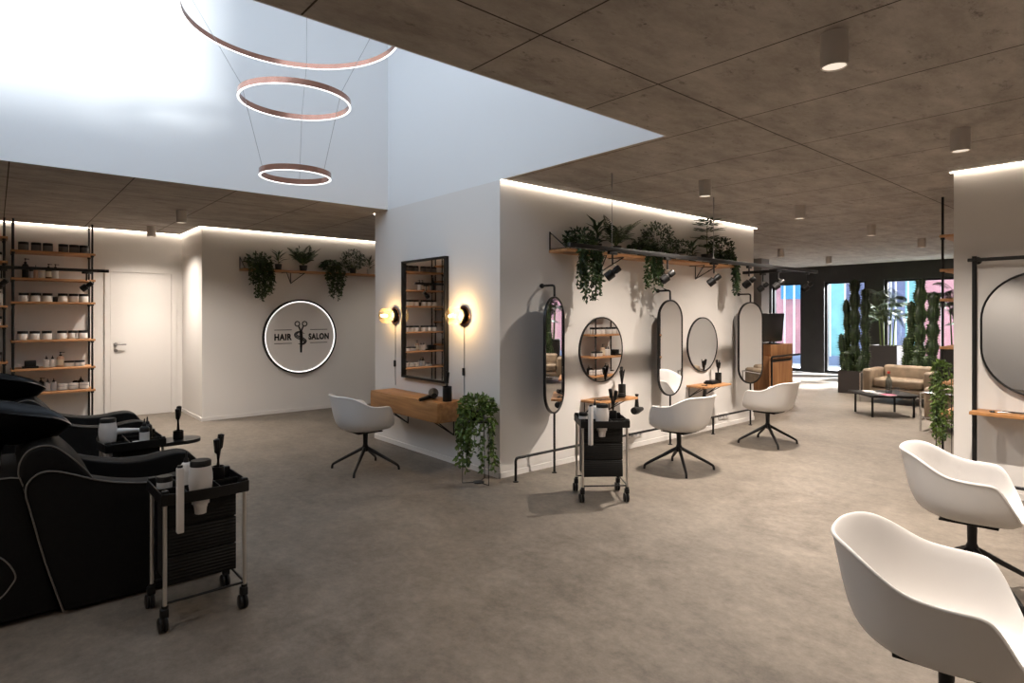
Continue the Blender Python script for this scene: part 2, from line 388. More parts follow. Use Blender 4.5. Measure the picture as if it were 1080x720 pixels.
# skirting
sk = 0.012; sh = 0.05
struct('baseboard_vanity', MB().bb((-6.608, WY-sk, 0), (WX+sk, WY, sh)), 'skirt')
struct('baseboard_mirror', MB().bb((WX, WY-sk, 0), (WX+sk, 8.215, sh)), 'skirt')
struct('baseboard_sign', MB().bb((SX, 2.205, 0), (SX+sk, 8.5, sh)), 'skirt')
struct('baseboard_jog', MB().bb((DX, 2.205-sk, 0), (SX+sk, 2.205, sh)), 'skirt')
struct('baseboard_left', MB().bb((DX, 2.121, 0), (DX+sk, 2.205, sh)).bb((DX, -2.9, 0), (DX+sk, 1.199, sh)), 'skirt')
struct('baseboard_right', MB().bb((-1.43, RY-sk, 0), (3.5, RY, sh)), 'skirt')

# door in the left wall
d = MB(); d.bb((DX, 1.20, 0), (DX+0.022, 1.265, 2.175)); d.bb((DX, 2.055, 0), (DX+0.022, 2.12, 2.175)); d.bb((DX, 1.265, 2.12), (DX+0.022, 2.055, 2.175))
do = struct('door_1', MB().bb((DX+0.001, 1.271, 0.006), (DX+0.008, 2.049, 2.114)), 'door')
d.build('door_frame', 'door', do, False)
h = MB(); h.lathe([(0.026, 0), (0.026, 0.008)], T=Matrix.Translation((DX+0.008, 1.335, 1.065)) @ Matrix.Rotation(PI/2, 4, 'Y'), seg=18)
h.tube([(DX+0.012, 1.335, 1.065), (DX+0.055, 1.335, 1.065), (DX+0.058, 1.35, 1.065), (DX+0.058, 1.46, 1.062)], 0.01)
h.build('door_handle', 'steel', do)
MB().lathe([(0.024, 0), (0.024, 0.01)], T=Matrix.Translation((DX+0.008, 1.335, 0.975)) @ Matrix.Rotation(PI/2, 4, 'Y'), seg=18).build('lock_plate', 'steel', do)

# shop front: dark wall with three tall windows
wins = [(-7.72, -6.93), (-6.36, -5.40), (-5.0, -3.0)]
ztop = 2.33; zb = 0.03
w = MB(); xs = [-9.22]+[x for p in wins for x in p]+[-1.43]
for i in range(0, len(xs), 2): w.bb((xs[i], FY, 0), (xs[i+1], FY+0.25, H))
for a, b in wins: w.bb((a, FY, ztop), (b, FY+0.25, H)); w.bb((a, FY, 0), (b, FY+0.25, zb))
struct('wall_front', w, 'dark')
for i, (a, b) in enumerate(wins):
    f = MB(); t = 0.05
    f.bb((a, FY+0.06, zb), (a+t, FY+0.16, ztop)); f.bb((b-t, FY+0.06, zb), (b, FY+0.16, ztop))
    f.bb((a+t, FY+0.06, ztop-t), (b-t, FY+0.16, ztop)); f.bb((a+t, FY+0.06, zb), (b-t, FY+0.16, zb+t))
    o = struct('window_%d' % (i+1), f, 'black')
    MB().bb((a+t, FY+0.105, zb+t), (b-t, FY+0.111, ztop-t)).build('pane', 'pane', o, False)
# street outside and the coloured building across it
struct('ground_street', MB().bb((-22, 16.26, -0.2), (6, 40, -0.06)), 'paving')
YF = 19.5
def slab(name, m, x0, x1, label, z0=-0.06, z1=6.0, y=YF, cat='facade panel'):
    o = MB().bb((x0, y, z0), (x1, y+0.3, z1)).build(name, m, None, False); o['label'] = label; o['category'] = cat; return o
fac = thing('street_building', 'pink, teal and blue panelled building across the street outside', 'building', (-6, YF, -0.06))
def panel(name, m, x0, x1, z0, z1, y0, y1): MB().bb((x0+6, y0-YF, z0), (x1+6, y1-YF, z1)).build(name, m, fac, False)
for x0, x1, m in [(-12.5, -8.05, 'pink'), (-8.05, -7.12, 'teal'), (-7.12, -5.56, 'bluegrey'), (-5.56, -5.14, 'teal'), (-5.14, -1.0, 'pink')]:
    panel('facade_panel', m, x0, x1, 0.3, 3.6, YF, YF+0.3)
panel('plinth', 'kerb', -12.5, -1.0, 0, 0.3, YF-0.05, YF+0.3)
MB().box((4.0, -0.18, 4.27), (0.4, 0.22, 0.12), 0.02).cyl((4.0, -0.1, 4.27), (4.0, 0.1, 3.55), 0.03).build('added_spot_case', 'black', fac)  # made-up case for the added lamp that lights the shop floor
panel('window_box', 'blue', -8.96, -8.2, 2.06, 3.4, YF-0.3, YF)
for x in (-9.2, -8.8, -8.5, -7.42, -7.0, -6.83, -6.7, -6.05, -5.93, -5.8, -5.68, -5.38, -5.02, -4.6):
    panel('mullion', 'white', x-0.015, x+0.015, 0.3, 3.6, YF-0.42, YF-0.36)

# ------------------------------------------------------------------ LED strips where walls meet the ceiling
def cove(x0, y0, x1, y1, nx, ny, label):
    t = thing('ceiling_led_strip', label, 'strip light', ((x0+x1)/2, (y0+y1)/2, H))
    dx, dy = abs(x1-x0)/2, abs(y1-y0)/2
    def bx(o0, o1, z0, z1, nm, m):
        lo = [min(o0*nx, o1*nx)-dx if nx == 0 else min(o0*nx, o1*nx), min(o0*ny, o1*ny)-dy if ny == 0 else min(o0*ny, o1*ny), z0]
        hi = [max(o0*nx, o1*nx)+dx if nx == 0 else max(o0*nx, o1*nx), max(o0*ny, o1*ny)+dy if ny == 0 else max(o0*ny, o1*ny), z1]
        MB().bb(lo, hi).build(nm, m, t, False)
    bx(0.022, 0.036, -0.011, -0.003, 'diffuser', 'led')
    bx(0.018, 0.040, -0.003, 0.0, 'profile', 'conc')
    return t
cove(WX, WY-0.01, WX, 8.24, 1, 0, 'warm LED strip along the top of the wall with the styling mirrors')
cove(DX, -3.0, DX, 2.20, 1, 0, 'warm LED strip above the white door and product shelves')
cove(DX, 2.205, SX, 2.205, 0, -1, 'short warm LED strip between the door wall and the sign wall')
cove(SX, 2.18, SX, 8.2, 1, 0, 'warm LED strip above the round salon sign')
cove(-1.45, RY, 3.4, RY, 0, -1, 'warm LED strip above the big rounded mirror at the right edge')
cove(-6.0, -3.0, 3.4, -3.0, 0, 1, 'warm LED strip added unseen behind the viewer to brighten that wall')  # strip added out of view to brighten the back wall
cove(-6.608, WY, -6.608, 8.2, -1, 0, 'warm LED strip tip showing beside the dark ceiling corner left of the vanity')

# ------------------------------------------------------------------ ceiling downlights
def make_downlight():
    t = thing('ceiling_downlight', '', 'ceiling light')
    MB().lathe([(0.0, 0), (0.056, 0), (0.056, -0.142), (0.050, -0.146), (0.048, -0.140), (0.046, -0.12), (0.030, -0.095), (0.0, -0.095)], seg=32).build('housing', 'conc', t, ang=35)
    MB().lathe([(0.0451, -0.128), (0.0455, -0.136), (0.047, -0.1385), (0.0478, -0.1395)], seg=32).build('reflector', 'reflector', t)
    MB().lathe([(0.0, -0.098), (0.028, -0.098), (0.026, -0.101), (0.0, -0.103)], seg=24).build('lens', 'lens', t)
    return t
DL = make_downlight(); DLS = bpy.data.lights.new('downlight_lamp', 'SPOT')
DLS.energy = 85; DLS.color = (1, 0.89, 0.78); DLS.spot_size = math.radians(140); DLS.spot_blend = 0.75; DLS.shadow_soft_size = 0.02
DLN = DLS.copy(); DLN.spot_size = math.radians(88); DLN.spot_blend = 1.0; DLN.energy = 190
DLD = DLS.copy(); DLD.energy = 8
DLL = DLS.copy(); DLL.energy = 34
dls = [(-1.07, 2.80, 'grey cylinder downlight, largest and nearest on the concrete ceiling'),
       (-1.07, 4.88, 'grey cylinder downlight on the ceiling near the right wall corner'),
       (-3.02, 4.96, 'grey cylinder downlight nearest the front of the mirror wall light strip'),
       (-3.02, 6.93, 'grey cylinder downlight right of the far end of the mirror wall strip'),
       (-3.02, 9.16, 'grey cylinder downlight in the middle of the far ceiling'),
       (-3.02, 11.40, 'small grey downlight on the ceiling above the coffee table and sofa'),
       (-5.26, 11.27, 'small grey downlight on the far ceiling above the reception desk'),
       (-5.26, 13.47, 'smallest grey downlight, close to the dark shop front'),
       (-7.96, 1.68, 'grey cylinder downlight hanging lower left of the void, in front of the sign wall'),
       (-9.63, 1.66, 'grey cylinder downlight in front of the LED strip above the white door')]
hid = [(-7.96, -0.45), (-9.63, -0.45), (-7.96, 5.0), (0.9, 2.8), (0.9, 4.88), (-1.07, -2.0), (-2.7, -2.1)]  # unseen lamps without housings; the last pair added to brighten the back wall
for i, (x, y, lb) in enumerate(dls):
    if i == 0: o = DL; o.location = (x, y, H); o['label'] = lb; o['group'] = 'ceiling downlights'
    else: o = dup(DL, (x, y, H), 0, lb, 'ceiling downlights')
    l = bpy.data.objects.new('downlight_lamp', DLD if x < -9 else DLL if x < -7 else DLS); COL.objects.link(l); l.location = (0, 0, -0.15); l.parent = o
    if x > -7: l = bpy.data.objects.new('downlight_beam', DLN); COL.objects.link(l); l.location = (0, 0, -0.152); l.parent = o
for x, y in hid:
    l = bpy.data.objects.new('downlight_lamp', DLD if x < -9 else DLL if x < -7 else DLS); COL.objects.link(l); l.location = (x, y, H-0.15)
    if x > 0: l = bpy.data.objects.new('downlight_beam', DLN); COL.objects.link(l); l.location = (x, y, H-0.152)

# ------------------------------------------------------------------ ring chandelier in the void
cx, cy = -4.361, 1.67
ch = thing('ring_chandelier', 'chandelier of three copper LED rings hanging on thin wires in the void', 'chandelier', (cx, cy, 6.45))
rings = [(0.25, 2.50), (0.392, 3.045), (0.755, 3.60)]
for r, z in rings:
    z -= 6.45; hgt = 0.045
    b = MB()
    n = 96; vs = []; fs = []
    for i in range(n):
        a = 2*PI*i/n
        for rr, zz in ((r, 0.004), (r, hgt), (r-0.014, hgt), (r-0.014, 0.004)): vs.append((rr*math.cos(a), rr*math.sin(a), z+zz))
    for i in range(n):
        j = (i+1) % n
        for k in range(4): fs.append((i*4+k, j*4+k, j*4+(k+1) % 4, i*4+(k+1) % 4))
    ro = b.add(vs, fs).build('ring', 'copper', ch, ang=50)
    b = MB(); vs = []; fs = []
    for i in range(n):
        a = 2*PI*i/n
        for rr, zz in ((r, 0.004), (r-0.014, 0.004), (r-0.014, 0.0005), (r, 0.0005)): vs.append((rr*math.cos(a), rr*math.sin(a), z+zz))
    for i in range(n):
        j = (i+1) % n
        for k in range(4): fs.append((i*4+k, j*4+k, j*4+(k+1) % 4, i*4+(k+1) % 4))
    b.add(vs, fs).build('led_diffuser', 'ledring', ro, ang=50)
va = math.radians(90+49.2)
for k in range(3):
    a = va+PI+math.radians((-47, 73, 193)[k])
    pts = [((r-0.01)*math.cos(a), (r-0.01)*math.sin(a), z-6.45+0.04) for r, z in rings]
    pts.append((0.75*math.cos(a), 0.75*math.sin(a), 0.0))
    MB().tube(pts, 0.0018, 5).build('wire', 'steel', ch)
MB().lathe([(0, -0.03), (0.82, -0.03), (0.82, 0.0), (0, 0)], seg=40).build('canopy', 'copper', ch)
struct('trim_void_beam', MB().bb((-5.6, 1.36, 6.45), (-3.2, 1.96, 6.6)), 'wall2')

# ------------------------------------------------------------------ armchairs
def shell_mesh():
    nphi = 48; prof = [(0.0, 0.0), (0.28, 0.0), (0.5, 0.012), (0.66, 0.05), (0.77, 0.15), (0.845, 0.32), (0.895, 0.52), (0.935, 0.72), (0.968, 0.89), (0.995, 0.985), (1.015, 1.0)]
    a, bf, bb = 0.292, 0.235, 0.33
    def rim(ph):   # ph=0 front (+y)
        sx = math.copysign(abs(math.sin(ph))**0.72, math.sin(ph)); cy_ = math.copysign(abs(math.cos(ph))**0.72, math.cos(ph))
        x = a*sx; y = (bf if cy_ > 0 else bb)*cy_
        if y < -0.1: x *= 1-0.14*((-y-0.1)/0.23)**2
        t = (y+0.33)/0.565            # 0 back .. 1 front
        if t > 0.5:                   # arm rolling down to the seat lip
            u = min(1, max(0, (y-0.10)/0.135)); u = u*u*(3-2*u)
            z = 0.632*(1-u)+0.435*u
            if abs(ph) < 0.6: z = 0.43
        else:
            u = min(1, max(0, (0.52-t)/0.46)); u = u*u*(3-2*u)
            z = 0.632+0.106*u
        return x, y, z
    vs = []; fs = []
    z0 = 0.388
    for i in range(nphi):
        ph = -PI+2*PI*i/nphi
        x, y, z = rim(ph)
        for g, hgt in prof:
            vs.append((x*g, y*g+0.0, z0+0.0+(z-z0)*hgt))
    n = len(prof)
    for i in range(nphi):
        j = (i+1) % nphi
        for k in range(n-1):
            if k == 0: fs.append((i*n, j*n+1, i*n+1))
            else: fs.append((i*n+k, j*n+k, j*n+k+1, i*n+k+1))
    me = bpy.data.meshes.new('shell'); me.from_pydata(vs, [], fs)
    bm = bmesh.new(); bm.from_mesh(me); bmesh.ops.remove_doubles(bm, verts=bm.verts[:], dist=1e-5)
    bmesh.ops.recalc_face_normals(bm, faces=bm.faces[:]); bm.to_mesh(me); bm.free()
    me.materials.append(M['shell']); me.polygons.foreach_set('use_smooth', [True]*len(me.polygons))
    return me
def make_chair():
    t = thing('armchair', '', 'chair')
    o = bpy.data.objects.new('shell', shell_mesh()); COL.objects.link(o); o.parent = t
    s = o.modifiers.new('thick', 'SOLIDIFY'); s.thickness = 0.014; s.offset = 0
    s = o.modifiers.new('sub', 'SUBSURF'); s.levels = 2; s.render_levels = 2
    MB().box((0, -0.01, 0.372), (0.26, 0.26, 0.012), 0.004).build('mount_plate', 'black', t)
    b = make_base(); b.parent = t
    return t
def make_base():
    st = MB().lathe([(0.0, 0.372), (0.032, 0.372), (0.024, 0.35), (0.022, 0.24), (0.03, 0.22), (0.034, 0.20), (0.03, 0.175), (0, 0.165)], seg=20).build('swivel_column', 'black')
    for k in range(4):
        a = PI/4+k*PI/2; dx, dy = math.cos(a), math.sin(a)
        pts = catmull([(0.02*dx, 0.02*dy, 0.205), (0.17*dx, 0.17*dy, 0.125), (0.295*dx, 0.295*dy, 0.058), (0.326*dx, 0.326*dy, 0.034), (0.333*dx, 0.333*dy, 0.0)], 5)
        rr = [0.018-0.006*min(1, i/(len(pts)*0.6)) for i in range(len(pts))]
        MB().tube(pts, rr, 10).build('leg', 'black', st)
    return st
CH = make_chair()
def place_chair(x, y, rz, base_rz, label, first=False):
    o = CH if first else dup(CH, (0, 0, 0), 0, label)
    o.location = (x, y, 0); o.rotation_euler = (0, 0, rz); o['label'] = label; o['group'] = 'white shell armchairs'
    for k in o.children:
        if k.name.startswith('swivel'): k.rotation_euler = (0, 0, base_rz-rz)
    return o
place_chair(-5.345, 2.73, 0, 0, 'white shell armchair with black swivel base facing the oak vanity', True)
place_chair(-3.345, 5.03, PI/2, 0, 'white shell armchair at the mirror wall, right behind the black trolley')
place_chair(-3.342, 6.825, PI/2, 0, 'white shell armchair at the mirror wall, farther, in front of the reception desk')
place_chair(-0.845, 4.09, -math.radians(82), math.radians(4), 'white shell armchair at the right edge, under the big rounded mirror')
place_chair(-0.565, 2.40, -math.radians(80), math.radians(10), 'white shell armchair cut off by the lower right corner, nearest of all')

# ------------------------------------------------------------------ salon trolleys
def make_trolley():
    t = thing('salon_trolley', '', 'trolley')
    hx, hy = 0.157, 0.18
    for sx in (-1, 1):
        for sy in (-1, 1):
            p = MB(); p.cyl((sx*hx, sy*hy, 0.10), (sx*hx, sy*hy, 0.66), 0.0095, seg=12); p.build('post', 'alu', t)
            w = MB(); cw = (sx*hx+0.015, sy*hy-0.012, 0.035)
            for o_ in (-0.012, 0.012):
                w.lathe([(0.0, -0.008), (0.03, -0.008), (0.035, -0.004), (0.035, 0.004), (0.03, 0.008), (0, 0.008)], T=Matrix.Translation((cw[0], cw[1]+o_, cw[2])) @ Matrix.Rotation(PI/2, 4, 'X'), seg=20)
            wo = MB().box((sx*hx+0.004, sy*hy-0.004, 0.083), (0.04, 0.036, 0.045), 0.008).cyl((sx*hx, sy*hy, 0.09), (sx*hx, sy*hy, 0.115), 0.015).build('caster', 'blackp', t)
            w.build('wheel', 'blackp', wo)
    fr = MB()
    fr.cyl((-hx, -hy, 0.125), (-hx, hy, 0.125), 0.006); fr.cyl((hx, -hy, 0.125), (hx, hy, 0.125), 0.006)
    fr.cyl((-hx, hy, 0.125), (hx, hy, 0.125), 0.006)
    fr.build('lower_frame', 'black', t)
    MB().box((-0.033, 0, 0.386), (0.226, 0.315, 0.42), 0.006).build('body', 'ribbed', t)
    for k in range(3):
        MB().box((0.0865, 0, 0.246+k*0.14), (0.012, 0.318, 0.134), 0.003).build('drawer', 'ribbed', t)
    # tray with rim and a bowed front edge
    out = []
    for y in (-0.195, -0.15, -0.1, -0.05, 0, 0.05, 0.1, 0.15, 0.195):
        out.append((0.172+0.022*math.cos(y/0.195*PI/2)**0.7 if abs(y) < 0.195 else 0.172, y))
    out += [(-0.172, 0.195), (-0.172, -0.195)]
    tr = MB(); tr.bb((-0.172, -0.195, 0.592), (0.066, 0.195, 0.604)); tr.bb((0.066, -0.195, 0.592), (0.174, -0.079, 0.604)); tr.bb((0.066, 0.039, 0.592), (0.174, 0.195, 0.604))   # open well for the hair dryer
    tr.tube([(0.127+0.057*math.cos(a_*PI/12), -0.02+0.057*math.sin(a_*PI/12), 0.598) for a_ in range(24)], 0.004, 6, True)
    n = len(out)
    rim = [(x, y, 0.624) for x, y in out]
    for i in range(n):
        a, b = V(out[i]+(0,)), V(out[(i+1) % n]+(0,)); m_ = (a+b)/2; L = (b-a).length; ang = math.atan2(b.y-a.y, b.x-a.x)
        tr.box((0, 0, 0), (L+0.006, 0.008, 0.054), 0.002, 1, Matrix.Translation((m_.x, m_.y, 0.622)) @ Matrix.Rotation(ang, 4, 'Z'))
    for sx in (-1, 1):
        for sy in (-1, 1): tr.box((sx*hx, sy*hy, 0.626), (0.032, 0.032, 0.072), 0.006)
    for y in (-0.085, 0.065): tr.box((0, y, 0.62), (0.33, 0.006, 0.04), 0.001)
    tr.box((0.03, 0, 0.62), (0.006, 0.37, 0.04), 0.001)
    tr.build('tray', 'blackp', t)
    return t
TR = make_trolley()
TR.location = (-3.393, 0.793, 0); TR['label'] = 'black salon trolley nearest, beside the black wash chair'; TR['group'] = 'salon trolleys'
tA = TR
tB = dup(TR, (-3.279, 3.808, 0), -math.radians(37.9), 'black salon trolley standing at the mirror wall left of a white armchair')
tC = dup(TR, (-4.88, 0.72, 0), math.radians(-90), 'black salon trolley half hidden between the two wash chairs')

def at(root, x, y, z):
    a = root.rotation_euler.z; return (root.location.x+x*math.cos(a)-y*math.sin(a), root.location.y+x*math.sin(a)+y*math.cos(a), z)
WHERE = {id(tA): 'nearest trolley', id(tB): 'mirror wall trolley', id(tC): 'trolley between the wash chairs'}
def bottle_obj(name, label, cat, r, h, m, cap='blackp', loc=(0, 0, 0), kind='pump', group=None, lab=None):
    t = thing(name, label, cat, loc, 0, group)
    if kind == 'jar':
        MB().lathe([(0, 0), (r*0.96, 0), (r, 0.004), (r, h*0.70), (r*0.94, h*0.74), (0, h*0.74)], seg=20).build('jar_body', m, t)
        MB().lathe([(0, h*0.71), (r*1.0, h*0.71), (r*1.0, h*0.97), (r*0.97, h), (0, h)], seg=20).build('lid', cap, t)
        if lab: MB().lathe([(r*1.004, h*0.15), (r*1.012, h*0.15), (r*1.012, h*0.6), (r*1.004, h*0.6)], seg=20).build('paper_label', lab, t)
    elif kind == 'pump':
        MB().lathe([(0, 0), (r*0.95, 0), (r, 0.004), (r, h*0.62), (r*0.75, h*0.70), (r*0.36, h*0.73), (r*0.36, h*0.76), (0, h*0.76)], seg=20).build('bottle_body', m, t)
        p = MB().lathe([(0, h*0.74), (r*0.42, h*0.74), (r*0.42, h*0.81), (r*0.15, h*0.83), (r*0.13, h*0.93), (r*0.3, h*0.94), (r*0.3, h), (0, h)], seg=14)
        p.box((0, r*0.55, h*0.965), (r*0.28, r*1.1, h*0.035), 0.001)
        p.build('pump', cap, t)
        if lab: MB().lathe([(r*1.003, h*0.12), (r*1.012, h*0.12), (r*1.012, h*0.5), (r*1.003, h*0.5)], seg=20).build('paper_label', lab, t)
    elif kind == 'dropper':
        MB().lathe([(0, 0), (r*0.95, 0), (r, 0.004), (r, h*0.64), (r*0.72, h*0.70), (r*0.4, h*0.72), (0, h*0.72)], seg=20).build('bottle_body', m, t)
        MB().lathe([(0, h*0.70), (r*0.48, h*0.70), (r*0.44, h*0.80), (r*0.2, h*0.84), (r*0.14, h*0.97), (r*0.06, h), (0, h)], seg=14).build('nozzle', cap, t)
        if lab: MB().lathe([(r*1.003, h*0.12), (r*1.012, h*0.12), (r*1.012, h*0.5), (r*1.003, h*0.5)], seg=20).build('paper_label', lab, t)
    return t

def hair_dryer_upright(label, loc, rz, group):
    t = thing('hair_dryer', label, 'hair dryer', loc, rz, group)
    MB().lathe([(0, -0.075), (0.030, -0.075), (0.033, -0.06), (0.040, -0.055), (0.040, -0.02), (0.047, -0.012), (0.052, 0.03), (0.055, 0.06), (0.054, 0.09), (0.046, 0.135), (0, 0.135)], seg=28).build('barrel', 'dryer', t)
    MB().lathe([(0, -0.105), (0.026, -0.105), (0.029, -0.07), (0, -0.07)], seg=24).build('nozzle', 'dryer', t)
    MB().lathe([(0, 0.13), (0.048, 0.13), (0.048, 0.15), (0.042, 0.158), (0, 0.158)], seg=28).build('air_intake', 'blackp', t)
    g = MB(); g.tube([(-0.03, 0, 0.06), (-0.09, 0.0, 0.062), (-0.15, 0.0, 0.058), (-0.185, 0, 0.055)], [0.024, 0.018, 0.014, 0.012], 12); g.build('handle', 'dryer', t)
    return t
def straightener(label, loc, group):
    t = thing('hair_straightener', label, 'hair straightener', loc, 0, group)
    for o_ in (-0.009, 0.009):
        MB().box((o_, 0, 0), (0.014, 0.03, 0.31), 0.005).build('arm', 'dryer', t)
    MB().cyl((0, 0, 0.15), (0, 0, 0.165), 0.012).build('hinge', 'blackp', t)
    return t
def brush_cup(label, loc, group=None, r=0.036, h=0.11, n=4, seed=1, name='brush_cup', spread=1.0):
    rnd = random.Random(seed); t = thing(name, label, 'brush holder', loc, rnd.random()*6, group)
    MB().lathe([(0, 0), (r*0.97, 0), (r, 0.003), (r, h), (r-0.004, h), (r-0.004, 0.01), (0, 0.01)], seg=24).build('cup', 'blackp', t)
    for k in range(n):
        a = k*2*PI/n+rnd.random(); tilt = (0.10+0.08*rnd.random())*spread
        base = V((0.4*r*math.cos(a+PI), 0.4*r*math.sin(a+PI), 0.012)); dr = V((math.cos(a)*tilt, math.sin(a)*tilt, 1)).normalized()
        L = h+0.10+0.06*rnd.random()
        b = MB()
        if k % 2 == 0:   # wide brush head
            b.tube([base, base+dr*(L-0.06), base+dr*(L-0.05), base+dr*(L+0.02), base+dr*(L+0.025)], [0.005, 0.006, 0.015, 0.016, 0.004], 8)
        else:
            b.tube([base, base+dr*L], [0.004, 0.0055], 8)
        b.build('brush', 'blackp', t)
    return t
TG = 'tools and bottles on the salon trolleys'
def dress(root, seed):
    w_ = WHERE[id(root)]
    straightener('white hair straightener hanging on the rim, '+w_, at(root, 0.203, -0.125, 0.617), TG)
    hair_dryer_upright('white hair dryer standing nozzle down in the tray edge, '+w_, at(root, 0.135, -0.02, 0.622), root.rotation_euler.z-0.17, TG)
    bottle_obj('applicator_bottle', 'white bottle with black nozzle behind the hair dryer, '+w_, 'bottle', 0.026, 0.195, 'jarw', 'blackp', at(root, -0.02, -0.05, 0.604), 'dropper', TG, 'label')
    brush_cup('black brush holder with tint brushes, '+w_, at(root, -0.06, 0.112, 0.604), TG, 0.032, 0.085, 4, seed)
    bottle_obj('cream_jar', 'black jar with white label behind the straightener, '+w_, 'jar', 0.036, 0.07, 'blackp', 'blackp', at(root, -0.09, -0.135, 0.604), 'jar', TG, 'label')
dress(tA, 3); dress(tB, 5)
w_ = WHERE[id(tC)]
st_ = MB().prism([(0.0, -0.11), (0.16, -0.11)]+[(0.16+0.11*math.cos(a_), 0.11*math.sin(a_)) for a_ in [(-80+16*i)*PI/180 for i in range(11)]]+[(0.16, 0.11), (0.0, 0.11)], -0.012, 0.012, 2, Matrix.Translation((-0.165, 0, 0.585)) @ Matrix.Rotation(PI, 4, 'Z')).build('side_tray', 'blackp', tC)
hair_dryer_upright('white hair dryer with its handle pointing right, '+w_, at(tC, 0.135, -0.02, 0.635), -PI/2, TG)
bottle_obj('shampoo_bottle', 'black bottle with white label, front one of two, '+w_, 'bottle', 0.03, 0.18, 'blackp', 'blackp', at(tC, -0.06, 0.11, 0.604), 'dropper', TG, 'label')
bottle_obj('shampoo_bottle', 'plain black bottle, rear one of two, '+w_, 'bottle', 0.03, 0.18, 'blackp', 'blackp', at(tC, -0.09, 0.03, 0.604), 'dropper', TG)
brush_cup('black brush holder at the far right end, '+w_, at(tC, -0.29, 0.0, 0.597), TG, 0.034, 0.06, 3, 8)
bottle_obj('tint_cup', 'small round white cup between dryer and bottles, '+w_, 'cup', 0.022, 0.03, 'jarw', 'jarw', at(tC, -0.01, 0.11, 0.604), 'jar', TG)

# ------------------------------------------------------------------ wash chairs (backwash units)
def make_wash():
    t = thing('wash_chair', '', 'wash chair')
    # local frame: seat looks along +y, x across; origin at floor under the middle
    arm = smooth2([(0.26, 0.02), (0.189, 0.282), (0.131, 0.547), (0.113, 0.64), (0.128, 0.695), (0.172, 0.727), (0.226, 0.725), (0.297, 0.698), (0.398, 0.652), (0.503, 0.620), (0.613, 0.600), (0.73, 0.598), (0.83, 0.612), (0.92, 0.612), (0.985, 0.575), (1.025, 0.49), (1.03, 0.35)], 5)+[(1.0, 0.02)]
    for sx in (-1, 1):
        x0, x1 = sx*0.36, sx*0.22
        ao = MB().prism(arm, min(x0, x1), max(x0, x1), 0, bev=0.012).build('armrest', 'leather', t)
        edge = [(sx*0.362, y, z) for y, z in arm[:-1]]
        MB().tube(edge, 0.0042, 6).build('piping', 'piping', ao)
    roll = smooth2([(0.20, 0.50), (0.13, 0.60), (0.095, 0.68), (0.088, 0.76), (0.118, 0.828), (0.177, 0.852), (0.236, 0.833), (0.309, 0.761), (0.378, 0.665), (0.43, 0.55), (0.46, 0.45)], 5)
    bo = MB().prism(roll, -0.335, 0.335, 0, bev=0.02).build('backrest', 'leather', t)
    MB().tube([(0.326, y, z) for y, z in roll[3:]], 0.004, 6).build('piping', 'piping', bo)
    MB().box((0, 0.62, 0.36), (0.44, 0.72, 0.14), 0.04, 3).build('seat', 'leather', t)
    MB().box((0, 0.60, 0.155), (0.42, 0.7, 0.27), 0.01).build('seat_base', 'leather', t)
    ped = [(-0.62, 0.03), (0.24, 0.03), (0.2, 0.2), (0.105, 0.66), (0.095, 0.715), (-0.2, 0.73), (-0.62, 0.735)]
    po = MB().prism(ped, -0.335, 0.335, 0, bev=0.012).build('pedestal', 'leather', t)
    MB().tube([(0.338, -0.6, 0.735)]+[(0.338, y, z) for y, z in [(-0.2, 0.727), (0.06, 0.718), (0.092, 0.71), (0.104, 0.67)]], 0.004, 6).build('piping', 'piping', po)
    loop = smooth2([(-0.2, 0.42), (-0.05, 0.385), (0.03, 0.335), (0.075, 0.25), (0.06, 0.2), (0.0, 0.14), (-0.15, 0.1)], 5)
    MB().tube([(0.337, y, z) for y, z in loop], 0.004, 6).build('panel_seam', 'piping', po)
    # basin: neck rest toward +y
    b = MB(); n = 40; prof = [(1.0, 0.0), (1.03, 0.012), (0.99, 0.022), (0.93, 0.012), (0.86, -0.03), (0.7, -0.1), (0.4, -0.135), (0.0, -0.14)]
    outer = [(1.0, 0.0), (0.95, -0.02), (0.86, -0.06), (0.72, -0.12), (0.45, -0.165), (0.0, -0.17)]
    vs = []; fs = []
    def ring(g, dz):
        o_ = []
        for i in range(n):
            a = 2*PI*i/n; x = 0.245*math.copysign(abs(math.cos(a))**0.8, math.cos(a)); y = 0.36*math.copysign(abs(math.sin(a))**0.85, math.sin(a))
            slope = -0.30*(y*g)*0.9
            notch = -0.045*max(0, math.sin(a))**8 if g > 0.85 else 0
            o_.append((x*g, -0.05+y*g, 1.03+slope+dz+notch))
        return o_
    seqs = [prof, outer]
    for sq in seqs:
        base = len(vs)
        for g, dz in sq: vs += ring(max(g, 0.001), dz)
        for k in range(len(sq)-1):
            for i in range(n):
                j = (i+1) % n; fs.append((base+k*n+i, base+k*n+j, base+(k+1)*n+j, base+(k+1)*n+i))
    b.add(vs, fs); bo = b.build('basin', 'blackgloss', t, ang=60)
    MB().tube([(0.0, -0.32, 1.12), (0.0, -0.34, 1.22), (0.0, -0.28, 1.27), (0.0, -0.2, 1.24)], 0.012, 10).build('tap', 'chrome', bo)
    MB().lathe([(0.10, 0.70), (0.11, 0.80), (0.14, 0.87), (0.05, 0.90), (0, 0.9)], (0, -0.08, 0), 24).build('basin_support', 'blackgloss', t)
    return t
WC = make_wash(); WC.location = (-4.08, 0, 0); WC['label'] = 'black leather wash chair with basin, nearest, at the left edge'; WC['group'] = 'wash chairs'
dup(WC, (-6.15, 0.0, 0), 0, 'second black wash chair with basin, behind the nearest, before the shelves')

